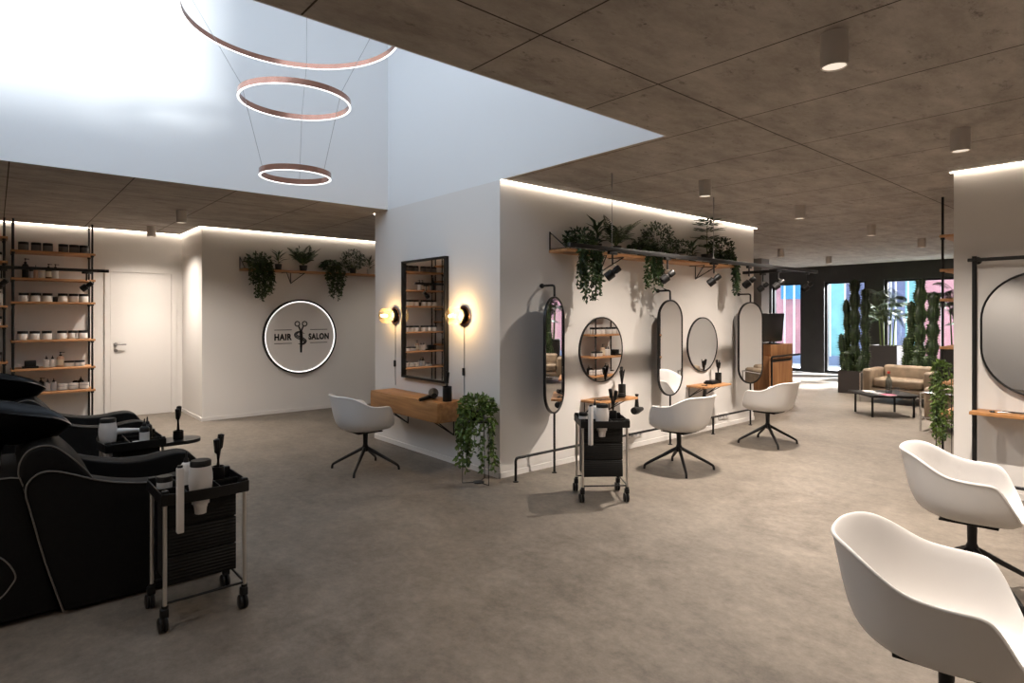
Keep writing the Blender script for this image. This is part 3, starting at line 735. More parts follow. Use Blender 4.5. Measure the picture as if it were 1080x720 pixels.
# ------------------------------------------------------------------ product shelf units
def make_unit(zs, y0, y1):
    t = thing('product_shelf', '', 'shelf unit')
    for z in zs:
        MB().box((0.215, (y0+y1)/2, z-0.014), (0.41, y1-y0, 0.028), 0.003).build('shelf_board', 'shelfw', t)
    for x in (0.03, 0.40):
        for y in (y0+0.025, y1-0.035):
            p = MB().cyl((x, y, 0), (x, y, H), 0.0125, seg=12)
            for z in zs: p.cyl((x, y, z-0.05), (x, y, z-0.028), 0.02, seg=12)
            p.build('post', 'black', t)
    return t
ZS = [2.335, 1.977, 1.668, 1.166, 0.794, 0.478]
U1 = make_unit(ZS, 0.155, 1.05); U1.location = (DX, 0, 0)
U1['label'] = 'tall oak and black product shelf left of the white door'; U1['group'] = 'product shelf units'
U2 = make_unit([2.495, 2.184, 1.616, 1.362, 0.9, 0.478], -0.77, 0.128); U2.location = (DX, 0, 0)
U2['label'] = 'oak and black product shelf cut off by the left edge'; U2['group'] = 'product shelf units'
U3 = dup(U1, (-1.41, 8.56, 0), PI, 'oak and black product shelf beside the lounge, half hidden by the right wall', 'product shelf units')
TOP = ['top', 'second', 'third', 'fourth', 'fifth', 'lowest']
ORD = ['first', 'second', 'third', 'fourth', 'fifth', 'sixth', 'seventh', 'eighth', 'ninth']
XI = DX+0.26
def stock(items, si, conv, z, where, grp):
    cnt = {}
    tot = {}
    for it in items: tot[it[1]] = tot.get(it[1], 0)+1
    for c_, desc, name, cat, kind, r, h, m, cap, lab in items:
        k = cnt.get(desc, 0); cnt[desc] = k+1
        pos = '' if tot[desc] == 1 else ', %s from left' % ORD[k]
        bottle_obj(name, '%s, %s%s' % (desc, where, pos), cat, r, h, m, cap, (*conv(c_), z), kind, grp, lab)
def J(c_, desc='white jar with dark lid', m='jarw', r=0.055, h=0.115, cap='blackp', lab=None): return (c_, desc, 'cosmetic_jar', 'jar', 'jar', r, h, m, cap, lab)
def B(c_, desc, m, r, h, kind='dropper', cap='blackp', lab=None): return (c_, desc, 'product_bottle', 'bottle', kind, r, h, m, cap, lab)
rows = {
 0: [J(c_, 'smoked glass jar', 'jard') for c_ in (155, 240, 320, 428, 505, 578)],
 1: [B(168, 'tall black pump bottle', 'blackp', 0.036, 0.26, 'pump'), J(207, 'small clear jar', 'greyb', 0.022, 0.13), B(238, 'slim pinkish dropper bottle', 'peach', 0.025, 0.18), J(278, 'cream jar with pale lid', 'cream', 0.035, 0.14, 'jarw', 'label'),
     B(325, 'amber pump bottle', 'amber', 0.035, 0.20, 'pump', 'blackp', 'cream'), B(373, 'white pump bottle with black top', 'jarw', 0.036, 0.20, 'pump')],
 2: [J(c_) for c_ in (158, 238, 318)]+[J(370, 'small black jar', 'blackp', 0.028, 0.07)]+[J(c_) for c_ in (425, 502, 575)],
 3: [J(c_) for c_ in (150, 232, 313, 420, 497, 570)],
 4: [B(310, 'white bottle with black nozzle', 'jarw', 0.034, 0.155), B(352, 'white bottle with black nozzle', 'jarw', 0.034, 0.155), B(408, 'tall peach bottle with black pump', 'peach', 0.042, 0.2, 'pump', 'blackp', 'cream'),
     J(470, 'low white jar with black lid', 'jarw', 0.062, 0.075), J(545, 'low white jar with black lid', 'jarw', 0.062, 0.075)],
 5: [J(212, 'flat white cup', 'jarw', 0.035, 0.03, 'jarw'), J(262, 'low white jar', 'jarw', 0.05, 0.06), B(275, 'black pump bottle', 'blackp', 0.04, 0.17, 'pump'), B(318, 'grey bottle with black nozzle', 'greyb', 0.036, 0.165), B(361, 'grey bottle with black nozzle', 'greyb', 0.036, 0.165),
     J(425, 'grey labelled jar with pale lid', 'greyb', 0.056, 0.085, 'jarw', 'label'), J(500, 'grey labelled jar with pale lid', 'greyb', 0.056, 0.085, 'jarw', 'label'), B(522, 'dark bottle with white pump', 'blackp', 0.036, 0.15, 'pump', 'jarw'), B(560, 'dark bottle with black nozzle', 'blackp', 0.036, 0.16), J(578, 'grey labelled jar with pale lid', 'greyb', 0.056, 0.085, 'jarw', 'label')],
}
back = {275, 522, 560}
conv1 = lambda c_: (XI-(0.11 if c_ in back else 0), 0.163+(c_-75)*0.001536)
conv3 = lambda c_: (-1.41-0.26+(0.11 if c_ in back else 0), 8.56-(0.163+(c_-75)*0.001536))
for si, items in rows.items():
    stock(items, si, conv1, ZS[si], TOP[si]+' shelf beside the white door', 'goods on the shelf by the door')
    if si >= 3:
        it3 = list(reversed(items)) if False else items
        stock(items, si, conv3, ZS[si], TOP[si]+' shelf of the lounge unit', 'goods on the lounge shelf')
def easel(label, loc, grp):
    t = thing('product_box', label, 'box', loc, 0, grp)
    MB().box((0, 0, 0.012), (0.15, 0.17, 0.024), 0.003).build('tray', 'blackp', t)
    MB().box((0, 0, 0.06), (0.10, 0.12, 0.075), 0.004).build('carton', 'blackp', t)
easel('black box on a black tray on the fifth board of the shelf by the door', (XI, 0.163+(200-75)*0.001536, ZS[4]), 'goods on the shelf by the door')
easel('black box on a black tray on the fifth board of the lounge shelf', (-1.67, 8.56-(0.163+(200-75)*0.001536), ZS[4]), 'goods on the lounge shelf')
for z, bd in ((2.184, 'second shelf'), (1.362, 'fourth shelf')):
    stock([J(c_) for c_ in (-0.10, -0.24, -0.38, -0.52)], 0, lambda c_: (XI+0.03, c_+0.12), z, bd+' at the left edge', 'goods on the shelf at the left edge')
stock([B(c_, 'white pump bottle with black top', 'jarw', 0.045, 0.22, 'pump') for c_ in (-0.08, -0.22, -0.36)], 0, lambda c_: (XI+0.03, c_+0.12), 1.616, 'third shelf at the left edge', 'goods on the shelf at the left edge')
stock([J(c_, 'smoked glass jar', 'jard') for c_ in (-0.10, -0.24, -0.38)], 0, lambda c_: (XI, c_+0.12), 0.9, 'fifth shelf at the left edge', 'goods on the shelf at the left edge')

# ------------------------------------------------------------------ track lights
def track(name, label, pts, wires, cat='track light'):
    t = thing(name, label, cat, pts[0])
    o_ = V(pts[0])
    for a, b in zip(pts[:-1:2], pts[1::2]):
        a = V(a)-o_; b = V(b)-o_; lo = [min(a[i], b[i])-0.019 for i in range(3)]; hi = [max(a[i], b[i])+0.019 for i in range(3)]
        MB().bb(lo, hi, 0.003).build('rail', 'black', t)
    for x, y, z in wires:
        p = V((x, y, z))-o_
        w_ = MB(); w_.cyl(p, p+V((0, 0, H-z)), 0.003, seg=6); w_.cyl(p+V((0, 0, H-z-0.12)), p+V((0, 0, H-z)), 0.007, seg=8); w_.cyl(p, p+V((0, 0, 0.03)), 0.009, seg=8)
        w_.build('suspension_wire', 'steel', t)
    return t
TZ = 2.07
track('lighting_track', 'long black lighting track hanging on rods before the mirror wall plants', [(-3.40, 3.57, TZ), (-3.40, 8.30, TZ), (-4.12, 7.75, TZ), (-3.42, 7.75, TZ)], [(-3.39, 4.08, TZ), (-3.39, 5.73, TZ)])
track('lighting_track', 'black lighting track at the left edge, in front of the product shelves', [(-9.45, -2.2, TZ), (-9.45, 1.12, TZ)], [(-9.45, -0.6, TZ)])
def make_spot():
    t = thing('track_spotlight', '', 'spotlight')
    MB().box((0, 0, -0.032), (0.030, 0.11, 0.026), 0.003).cyl((0, 0, -0.04), (0, 0, -0.135), 0.008, seg=10).build('adapter', 'black', t)
    MB().tube([(0, 0, -0.13), (0.0, 0.035, -0.14), (0.0, 0.06, -0.165), (0.0, 0.058, -0.20)], 0.006, 8).build('bracket', 'alu', t)
    ax = Matrix.Translation((0, 0.0, -0.205)) @ V((-0.62, -0.52, -0.62)).to_track_quat('-Z', 'Y').to_matrix().to_4x4()
    hd = MB().lathe([(0, 0.08), (0.026, 0.08), (0.030, 0.07), (0.030, 0.026), (0.024, 0.022), (0.024, 0.01), (0.041, 0.0), (0.041, -0.066), (0.036, -0.07), (0.034, -0.055), (0, -0.055)], T=ax, seg=24).build('lamp_head', 'blackp', t, ang=35)
    MB().lathe([(0, -0.057), (0.033, -0.057)], T=ax, seg=20).build('lens', 'clear', hd)
    return t
SP = make_spot()
spots = [(-3.40, 4.10, 'first black spotlight from the left on the mirror wall track'), (-3.40, 4.92, 'second black spotlight from the left on the mirror wall track'),
         (-3.40, 5.756, 'third black spotlight from the left on the mirror wall track'), (-3.40, 6.50, 'black spotlight under the trailing plant at the far shelf end'),
         (-3.40, 7.22, 'black spotlight in front of the blue window box outside'), (-3.40, 8.03, 'black spotlight at the far tip of the mirror wall track'),
         (-3.86, 7.75, 'small black spotlight on the short cross arm by the grey column'),
         (-9.45, 0.90, 'black spotlight at the end of the left track, before the shelf by the door'), (-9.45, 0.06, 'black spotlight on the left track, cut by the left edge')]
for i, (x, y, lb) in enumerate(spots):
    if i == 0: o = SP; o.location = (x, y, TZ); o['label'] = lb; o['group'] = 'track spotlights'
    else: o = dup(SP, (x, y, TZ), (0.15 if i % 2 else -0.1)+(0 if x > -5 else 0.4), lb, 'track spotlights')

# ------------------------------------------------------------------ plant shelves
def plant_shelf(label, loc, L, D=0.25):
    t = thing('plant_shelf', label, 'wall shelf', loc)       # runs along +y from loc, out along +x
    MB().box((D/2, L/2, -0.014), (D, L, 0.028), 0.003).build('shelf_board', 'shelfw', t)
    for y in (0.008, L-0.008):
        MB().cyl((0.008, y, 0), (0.008, y, 0.18), 0.007).cyl((0.008, y, 0.175), (D-0.015, y, 0.004), 0.006).cyl((0.008, y, 0.004), (D-0.01, y, 0.004), 0.006).build('end_bracket', 'black', t)
    for y in (0.75, L-0.57):
        b = MB(); b.cyl((0.008, y, -0.028), (0.008, y, -0.19), 0.006)
        for dy in (-0.14, 0.14): b.cyl((D-0.03, y+dy, -0.03), (0.01, y, -0.185), 0.006); b.cyl((D-0.03, y+dy, -0.032), (0.01, y+dy, -0.032), 0.005)
        b.build('bracket', 'black', t)
    return t
plant_shelf('oak plant shelf full of greenery on the mirror wall', (WX, 4.13, 2.135), 3.15)
plant_shelf('oak plant shelf above the round salon sign', (SX, 2.70, 2.165), 3.15)

# ------------------------------------------------------------------ plants
def pot(t, r=0.06, h=0.09, m='pot'):
    MB().lathe([(0, 0), (r*0.78, 0), (r*0.82, 0.003), (r, h), (r-0.006, h), (r-0.012, h-0.014), (0, h-0.014)], seg=22).build('pot', m, t)
def rdir(rnd):
    while True:
        v = V((rnd.uniform(-1, 1), rnd.uniform(-1, 1), rnd.uniform(-1, 1)))
        if 0.05 < v.length < 1: return v.normalized()
def trailing(name, label, loc, drop, seed, r=0.13, strands=16, m='leaf', group=None, out=(1, 0), pm='pot', lsz=0.048, pr=0.06, mound=240, around=0.0):
    rnd = random.Random(seed); t = thing(name, label, 'hanging plant', loc, 0, group); pot(t, pr, 0.09, pm)
    f = MB(); st = MB()
    for k in range(mound):
        d_ = rdir(rnd); d_.z = abs(d_.z)*0.8
        p = V((d_.x*r, d_.y*r, 0.09+d_.z*r*0.9))*rnd.uniform(0.6, 1.05)
        p.x = max(p.x, -loc_clear(loc)); p.z = max(p.z, 0.05)
        f.leaf(p, d_+rdir(rnd)*0.7+V((0, 0, -0.3)), rdir(rnd), lsz*rnd.uniform(0.8, 1.3), lsz*0.62)
    ob = V((out[0], out[1], 0)).normalized(); side = V((-ob.y, ob.x, 0))
    ob0 = ob
    for s_ in range(strands):
        an = rnd.uniform(-1, 1)*around; ob = V((ob0.x*math.cos(an)-ob0.y*math.sin(an), ob0.x*math.sin(an)+ob0.y*math.cos(an), 0)); side = V((-ob.y, ob.x, 0))
        u = rnd.uniform(-1, 1)*(1 if not around else 0.25); dr = drop*rnd.uniform(0.35, 1.0)*(1-0.25*abs(u))
        p = V((0, 0, 0.10)); q = ob*((0.13 if not around else r*0.85)+0.04*rnd.random())+side*u*r*0.95
        pts = [p, p*0.3+q*0.7+V((0, 0, 0.07)), q+V((0, 0, 0.02))]
        n = max(3, int(dr/0.05)); cur = q+V((0, 0, 0.02))
        for i in range(n):
            cur = cur+V((rnd.uniform(-0.008, 0.008), rnd.uniform(-0.012, 0.012), -dr/n)); pts.append(cur.copy())
        st.tube(pts, 0.002, 4)
        for i in range(1, len(pts)-1):
            for _ in range(4):
                b = pts[i].lerp(pts[i+1], rnd.random()); d_ = rdir(rnd); d_.z = -abs(d_.z)*0.9-0.2
                f.leaf(b, d_, rdir(rnd), lsz*rnd.uniform(0.7, 1.25), lsz*0.6)
    f.build('foliage', m, t, False); st.build('vines', 'stem', t)
    return t
def loc_clear(loc): return 0.11
def bush(name, label, loc, r, seed, m='leaf', group=None, n=420, lsz=0.034, ph=0.09, pm='pot', sq=0.9, pr=0.055, clear=0.11):
    rnd = random.Random(seed); t = thing(name, label, 'potted plant', loc, 0, group); pot(t, pr, ph, pm)
    f = MB(); st = MB()
    for k in range(14):
        d_ = rdir(rnd); d_.z = abs(d_.z)+0.4; d_.normalize(); e = d_*r*0.85
        e.x = max(e.x, -clear)
        st.tube([(0, 0, ph-0.02), (e.x*0.5, e.y*0.5, ph+e.z*0.6), (e.x, e.y, ph+e.z*sq)], 0.002, 4)
    for k in range(n):
        d_ = rdir(rnd); rr = r*rnd.uniform(0.55, 1.0)
        p = V((d_.x*rr, d_.y*rr, ph+r*0.75*sq+d_.z*rr*sq)); p.x = max(p.x, -clear); p.z = max(p.z, ph*0.7)
        f.leaf(p, d_+rdir(rnd)*0.8, rdir(rnd), lsz*rnd.uniform(0.8, 1.3), lsz*0.6)
    f.build('foliage', m, t, False); st.build('stems', 'stem', t)
    return t
def frond(f, st, p0, d_, L, rise, droop, nl, ll, lw, rnd, leafdroop=0.3, rad=0.003, start=0.15, vee=0.5, xmin=None):
    d_ = V((d_[0], d_[1], 0)).normalized(); pts = []
    n = 12
    for i in range(n+1):
        t_ = i/n; q = V(p0)+d_*L*(t_*0.9)+V((0, 0, rise*t_-droop*t_*t_))
        if xmin is not None and q.x < xmin: q.x = xmin
        pts.append(q)
    st.tube(pts, [rad*(1-0.7*i/n) for i in range(n+1)], 5)
    for k in range(nl):
        t_ = start+(1-start)*k/(nl-1); i = min(n-1, int(t_*n)); a = pts[i].lerp(pts[i+1], t_*n-i); tg = (pts[i+1]-pts[i])
        tg = tg.normalized() if tg.length > 1e-6 else d_
        side = tg.cross(V((0, 0, 1))); side = side.normalized() if side.length > 1e-4 else V((1, 0, 0)); up = side.cross(tg)
        sz = math.sin(PI*(0.12+0.83*t_))*rnd.uniform(0.9, 1.1)
        for s_ in (-1, 1):
            dd = side*s_+tg*vee-V((0, 0, leafdroop)); e = a+dd.normalized()*ll*sz
            if xmin is not None and e.x < xmin: continue
            f.leaf(a, dd, up, ll*sz, lw, 0.15)
def fern(name, label, loc, seed, L=0.26, n=16, rise=0.22, droop=0.2, m='leaf', group=None, ll=0.07, lw=0.016, nl=14, clear=0.12, pm='pot', pr=0.06):
    rnd = random.Random(seed); t = thing(name, label, 'potted plant', loc, 0, group); pot(t, pr, 0.09, pm); f = MB(); st = MB()
    for k in range(n):
        a = 2*PI*k/n+rnd.uniform(-0.2, 0.2); k2 = rnd.uniform(0.55, 1.0)
        frond(f, st, (0, 0, 0.085), (math.cos(a), math.sin(a)), L*k2, rise*rnd.uniform(0.8, 1.5), droop*rnd.uniform(0.6, 1.1), nl, ll, lw, rnd, xmin=-clear)
    f.build('foliage', m, t, False); st.build('stems', 'stem', t); return t
def rosette(name, label, loc, seed, L=0.2, n=16, W=0.045, m='leaf', group=None, pm='pot', hgt=0.2, ph=0.09, pr=0.05, clear=0.12):
    rnd = random.Random(seed); t = thing(name, label, 'potted plant', loc, 0, group); pot(t, pr, ph, pm); f = MB(); st = MB()
    st.tube([(0, 0, ph-0.02), (0.004, 0.003, ph+hgt*0.6)], 0.005, 6)
    for k in range(n):
        a = k*2.4; up = k/n; z = ph+hgt*0.6*up; d_ = V((math.cos(a), math.sin(a), 0.3+1.0*up)).normalized()
        ex = d_.x*L
        if ex < -clear: d_.x = -clear/L
        f.leaf((0, 0, z), d_, (0, 0, 1), L*rnd.uniform(0.8, 1.1), W, 0.2, 0.15)
    f.build('foliage', m, t, False); st.build('stems', 'stem', t); return t
def tiered(name, label, loc, seed, hgt=0.45, m='leaf', group=None, clear=0.12):
    rnd = random.Random(seed); t = thing(name, label, 'potted plant', loc, 0, group); pot(t, 0.075, 0.12, 'pot'); f = MB(); st = MB()
    st.tube([(0, 0, 0.1), (0, 0, 0.12+hgt)], [0.006, 0.003], 6)
    for L_, (z, r, nb) in enumerate([(0.20, 0.17, 6), (0.30, 0.26, 7), (0.40, 0.27, 7), (0.47, 0.25, 8), (0.52, 0.2, 7)]):
        for k in range(nb):
            a = 2*PI*k/nb+L_*0.5; frond(f, st, (0, 0, z), (math.cos(a), math.sin(a)), r, 0.05, 0.02, 13, 0.055, 0.02, rnd, -0.1, 0.002, 0.2, 0.5, -clear)
    f.build('foliage', m, t, False); st.build('stems', 'stem', t); return t
G1 = 'plants on the mirror wall shelf'; G2 = 'plants on the shelf above the sign'
px = WX+0.13; z1 = 2.135
trailing('trailing_ivy', 'dark trailing ivy hanging far down the left end of the mirror wall shelf', (px, 4.44, z1), 0.60, 11, 0.17, 36, group=G1)
rosette('leafy_plant', 'broad leaved green plant right of the left trailing ivy, mirror wall shelf', (px, 4.70, z1), 12, 0.19, 16, 0.055, 'leaf2' if False else 'leaf', G1, hgt=0.28)
fern('potted_fern', 'big arching fern under the first track rod, mirror wall shelf', (px, 5.0, z1), 13, 0.33, 20, 0.33, 0.22, group=G1, ll=0.075)
trailing('trailing_ivy', 'thin trailing plant in the middle of the mirror wall shelf', (px, 5.45, z1), 0.50, 14, 0.14, 22, group=G1)
bush('round_bush', 'round dark bush plant in the middle of the mirror wall shelf', (px, 5.72, z1), 0.20, 15, group=G1, n=650)
bush('small_bush', 'low dark tuft right of the round bush, mirror wall shelf', (px, 6.02, z1), 0.10, 16, group=G1, n=220, lsz=0.03)
bush('small_bush', 'small dark bush in a pale pot, mirror wall shelf', (px, 6.26, z1), 0.105, 17, group=G1, n=240, lsz=0.03, pm='potw')
rosette('leafy_plant', 'small upright leafy plant left of the tiered plant, mirror wall shelf', (px, 6.45, z1), 18, 0.15, 14, 0.045, 'leaf', G1, hgt=0.18)
tiered('norfolk_pine', 'tall tiered pine plant rising to the light strip, mirror wall shelf', (px, 6.78, z1), 19, 0.45, group=G1)
bush('round_bush', 'round bush plant at the far end of the mirror wall shelf', (px, 7.10, z1), 0.17, 20, group=G1, n=560)
trailing('trailing_ivy', 'trailing plant hanging from the far end of the mirror wall shelf', (px, 7.19, z1+0.001), 0.42, 21, 0.12, 20, group=G1, out=(0.8, 0.6))
px = SX+0.13; z2 = 2.165
trailing('trailing_ivy', 'dark trailing ivy at the left end of the shelf above the sign', (px, 2.93, z2), 0.50, 31, 0.18, 32, group=G2)
rosette('leafy_plant', 'small spiky plant in a dark pot above the left of the sign', (px, 3.22, z2), 32, 0.18, 16, 0.03, group=G2, hgt=0.22)
fern('potted_fern', 'broad leaved fern in a dark pot above the sign', (px, 3.60, z2), 33, 0.30, 18, 0.32, 0.2, group=G2, ll=0.085, lw=0.022)
trailing('trailing_ivy', 'trailing ivy above the right of the sign', (px, 4.05, z2), 0.50, 34, 0.15, 20, group=G2)
bush('round_bush', 'round bush in a dark pot at the right of the sign shelf', (px, 4.42, z2), 0.19, 35, group=G2, n=520)
rosette('leafy_plant', 'small sparse plant at the wall corner end of the sign shelf', (px, 4.72, z2), 36, 0.17, 14, 0.035, group=G2, pm='potw')

# ------------------------------------------------------------------ pipe frame with three standing oval mirrors
pf = thing('pipe_stand', 'black pipe frame on feet running along the mirror wall', 'pipe frame', (-4.045, 3.537, 0))
X0 = 0.0; RZ = 0.212; rp = 0.0125
ys = [0.0, 0.487, 1.42, 2.37, 3.293, 4.235]
r_ = MB(); r_.tube(catmull([(0, 0, 0.0), (0, 0, 0.14), (0, 0.0, 0.19), (0, 0.02, RZ), (0, 0.08, RZ)], 4)+[V((0, 4.7, RZ))], rp, 12); r_.build('rail', 'black', pf)
for i, y in enumerate(ys):
    MB().lathe([(0, 0), (0.026, 0), (0.026, 0.006), (0.014, 0.01), (0, 0.01)], (0, y, 0), 16).build('foot', 'black', pf)
    if i in (2, 4): MB().cyl((0, y, 0.005), (0, y, RZ), rp, seg=12).build('short_post', 'black', pf)
ov = [0.487, 2.37, 4.235]
for y in ov:
    MB().cyl((0, y, 0.005), (0, y, 0.5605), rp*0.9, seg=12).build('lower_post', 'black', pf)
    MB().tube([(0, y, 1.6725), (0, y, 1.755), (-0.006, y, 1.772), (-0.024, y, 1.778), (-0.178, y, 1.778)], rp*0.9, 12).build('upper_arm', 'black', pf)
    MB().sphere((-0.17, y, 1.778), 0.024, 16).build('wall_mount', 'black', pf)
def make_oval():
    t = thing('oval_mirror', '', 'mirror'); a, hh = 0.222, 0.552; n = 24; st = hh-a
    pts = [(a*math.cos(PI*i/n), st+a*math.sin(PI*i/n)) for i in range(n+1)]+[(a*math.cos(PI+PI*i/n), -st+a*math.sin(PI+PI*i/n)) for i in range(n+1)]
    MB().prism([(x*0.975, z*0.99) for x, z in pts], -0.007, 0.007, 1).build('glass', 'mirror', t, False)
    m = len(pts); vs = []; fs = []
    for x, z in pts:
        l_ = V((x, 0, z-max(-st, min(st, z)))).normalized()
        for d_, y in ((-0.013, -0.012), (0.003, -0.012), (0.003, 0.012), (-0.013, 0.012)): vs.append((x+l_.x*d_, y, z+l_.z*d_))
    for i in range(m):
        j = (i+1) % m
        for k in range(4): fs.append((i*4+k, j*4+k, j*4+(k+1) % 4, i*4+(k+1) % 4))
    MB().add(vs, fs).build('frame', 'black', t, ang=30)
    return t
OM = make_oval()
HD = math.radians(49.2)
def heading(phi): # plane direction, degrees right of the viewing axis -> rotation of local x axis
    return math.radians(90)+HD-math.radians(phi)
for i, (y, phi, lb) in enumerate([(ov[0], 28, 'black framed oval mirror nearest, reflecting the lounge and window plants'), (ov[1], 51.5, 'black framed oval mirror, middle of three, behind a white armchair'), (ov[2], 65, 'black framed oval mirror farthest, in front of the reception desk')]):
    p = (-4.045, 3.537+y, 1.116)
    if i == 0: o = OM; o.location = p; o.rotation_euler = (0, 0, heading(phi)); o['label'] = lb; o['group'] = 'oval mirrors'
    else: dup(OM, p, heading(phi), lb, 'oval mirrors')

# round wall mirrors
def make_round():
    t = thing('round_mirror', '', 'mirror')
    R_ = Matrix.Rotation(PI/2, 4, 'Y')
    MB().lathe([(0, 0.012), (0.338, 0.012), (0.338, 0.016), (0, 0.016)], T=R_, seg=64).build('glass', 'mirror', t, False)
    MB().lathe([(0.336, 0.0), (0.348, 0.0), (0.348, 0.02), (0.336, 0.02), (0.336, 0.0)], T=R_, seg=64).build('frame', 'black', t, ang=30)
    return t
RM = make_round(); RM.location = (WX, 4.905, 1.126); RM['label'] = 'round wall mirror reflecting product shelves, above the nearer console'; RM['group'] = 'round mirrors'
dup(RM, (WX, 6.87, 1.118), 0, 'round wall mirror farther right, between two oval mirrors', 'round mirrors')

# consoles
def make_console():
    t = thing('wall_console', '', 'wall shelf')
    MB().box((0.13, 0, -0.012), (0.26, 0.62, 0.024), 0.003).build('shelf_board', 'oak', t)
    for y in (-0.26, 0.13):
        b = MB(); b.cyl((0.008, y, -0.024), (0.008, y, -0.15), 0.005); b.cyl((0.01, y, -0.145), (0.19, y+0.08, -0.026), 0.005); b.cyl((0.01, y, -0.145), (0.19, y-0.04, -0.026), 0.005)
        b.build('bracket', 'black', t)
    return t
CN = make_console(); CN.location = (WX, 4.90, 0.62); CN['label'] = 'small oak console shelf behind the black trolley'; CN['group'] = 'oak consoles'
dup(CN, (WX, 6.83, 0.62), 0, 'small oak console shelf between the two farther oval mirrors', 'oak consoles')
GC = 'styling tools on the consoles'
brush_cup('black brush holder on the nearer oak console', (WX+0.13, 5.10, 0.62), GC, 0.04, 0.13, 5, 41)
brush_cup('black brush holder on the farther oak console', (WX+0.12, 7.06, 0.62), GC, 0.04, 0.13, 5, 42)
def hanging_dryer(label, loc, rz):
    t = thing('hair_dryer', label, 'hair dryer', loc, rz, GC)
    MB().tube([(0, 0, 0.0), (0, 0, -0.05), (0, 0, -0.12)], [0.012, 0.018, 0.024], 12).build('handle', 'blackp', t)
    MB().lathe([(0, -0.13), (0.02, -0.13), (0.026, -0.09), (0.034, -0.05), (0.042, 0.0), (0.042, 0.05), (0.036, 0.075), (0, 0.08)], T=Matrix.Translation((0, 0, -0.155)) @ Matrix.Rotation(PI/2, 4, 'X'), seg=24).build('barrel', 'blackp', t)
    MB().tube([(0, 0, 0.0), (0, 0, 0.02)], 0.02, 12).build('hanging_collar', 'blackp', t)
hanging_dryer('black hair dryer hanging under the nearer oak console', (WX+0.2, 5.265, 0.62), 0.2)
hanging_dryer('black hair dryer hanging under the farther oak console', (WX+0.2, 6.60, 0.597), 0.2)
def hand_brush(label, loc, rz, name='hair_brush'):
    t = thing(name, label, 'hair brush', loc, rz, GC)
    MB().tube([(0, 0, 0.012), (0.10, 0, 0.014), (0.11, 0, 0.02), (0.18, 0, 0.022), (0.195, 0, 0.018)], [0.008, 0.009, 0.02, 0.022, 0.008], 10).build('handle', 'blackp', t)
    MB().box((0.145, 0, 0.038), (0.07, 0.025, 0.02), 0.004).build('bristles', 'blackp', t)
hand_brush('black round hair brush lying on the nearer oak console', (WX+0.14, 4.88, 0.62), 1.2)
def combs(label, loc, rz):
    t = thing('scissors', label, 'scissors', loc, rz, GC)
    for s_ in (-1, 1):
        MB().tube([(0, 0, 0.004), (0.09, s_*0.014, 0.005)], [0.005, 0.002], 6).build('blade', 'chrome', t)
        MB().tube(arc((-0.035, s_*0.02, 0.005), 0.016, 0, 2*PI, 16)[:-1], 0.0035, 6, True).build('finger_ring', 'blackp', t)
combs('scissors lying on the nearer oak console', (WX+0.17, 4.72, 0.62), 1.4)
t = thing('tool_case', 'flat black tool case on the farther oak console', 'case', (WX+0.12, 6.90, 0.62), 0.1, GC)
MB().box((0, 0, 0.015), (0.12, 0.2, 0.03), 0.008).build('case_body', 'blackp', t); MB().box((0, 0, 0.036), (0.10, 0.17, 0.014), 0.006).build('lid', 'blackp', t)
combs('scissors lying on the farther oak console', (WX+0.18, 6.66, 0.62), 1.7)
# sockets
def socket(label, y):
    t = thing('wall_socket', label, 'socket', (WX, y, 0.145))
    MB().box((0.005, 0, 0), (0.01, 0.235, 0.082), 0.002).build('plate', 'skirt', t)
    for k in (-1, 0, 1):
        MB().lathe([(0.0, 0.0101), (0.021, 0.0101), (0.023, 0.0115), (0.0, 0.0115)], T=Matrix.Translation((0, k*0.075, 0)) @ Matrix.Rotation(PI/2, 4, 'Y'), seg=18).build('outlet', 'greyb', t)
socket('triple white wall socket left of the nearer armchair base', 5.50); socket('triple white wall socket below the farther oak console', 7.38)

# ------------------------------------------------------------------ vanity, mirror, sconces
v = thing('wall_vanity', 'oak drawer vanity mounted on the white wall on hairpin brackets', 'vanity', (-5.472, WY, 0.455))
MB().box((0, -0.15, 0.097), (1.35, 0.30, 0.194), 0.004).build('drawer_box', 'oakx', v)
MB().box((0, -0.302, 0.09), (1.34, 0.006, 0.17), 0.002).build('drawer_front', 'oakx', v)
for x in (-0.35, 0.53):
    b = MB(); b.cyl((x, -0.012, 0.0), (x, -0.012, -0.17), 0.006)
    for dx in (-0.05, 0.05): b.cyl((x+dx, -0.24, -0.004), (x, -0.012, -0.165), 0.006)
    b.build('bracket', 'black', v)
m = thing('wall_mirror', 'tall black framed rectangular mirror above the oak vanity', 'mirror', (-5.477, WY, 1.447))
hw, hh = 0.432, 0.648
MB().box((0, -0.02, 0), (2*hw-0.04, 0.012, 2*hh-0.04)).build('glass', 'mirror', m, False)
f = MB(); f.bb((-hw, -0.05, -hh), (-hw+0.022, 0, hh)); f.bb((hw-0.022, -0.05, -hh), (hw, 0, hh)); f.bb((-hw+0.022, -0.05, hh-0.022), (hw-0.022, 0, hh)); f.bb((-hw+0.022, -0.05, -hh), (hw-0.022, 0, -hh+0.022))
f.build('frame', 'black', m, False)
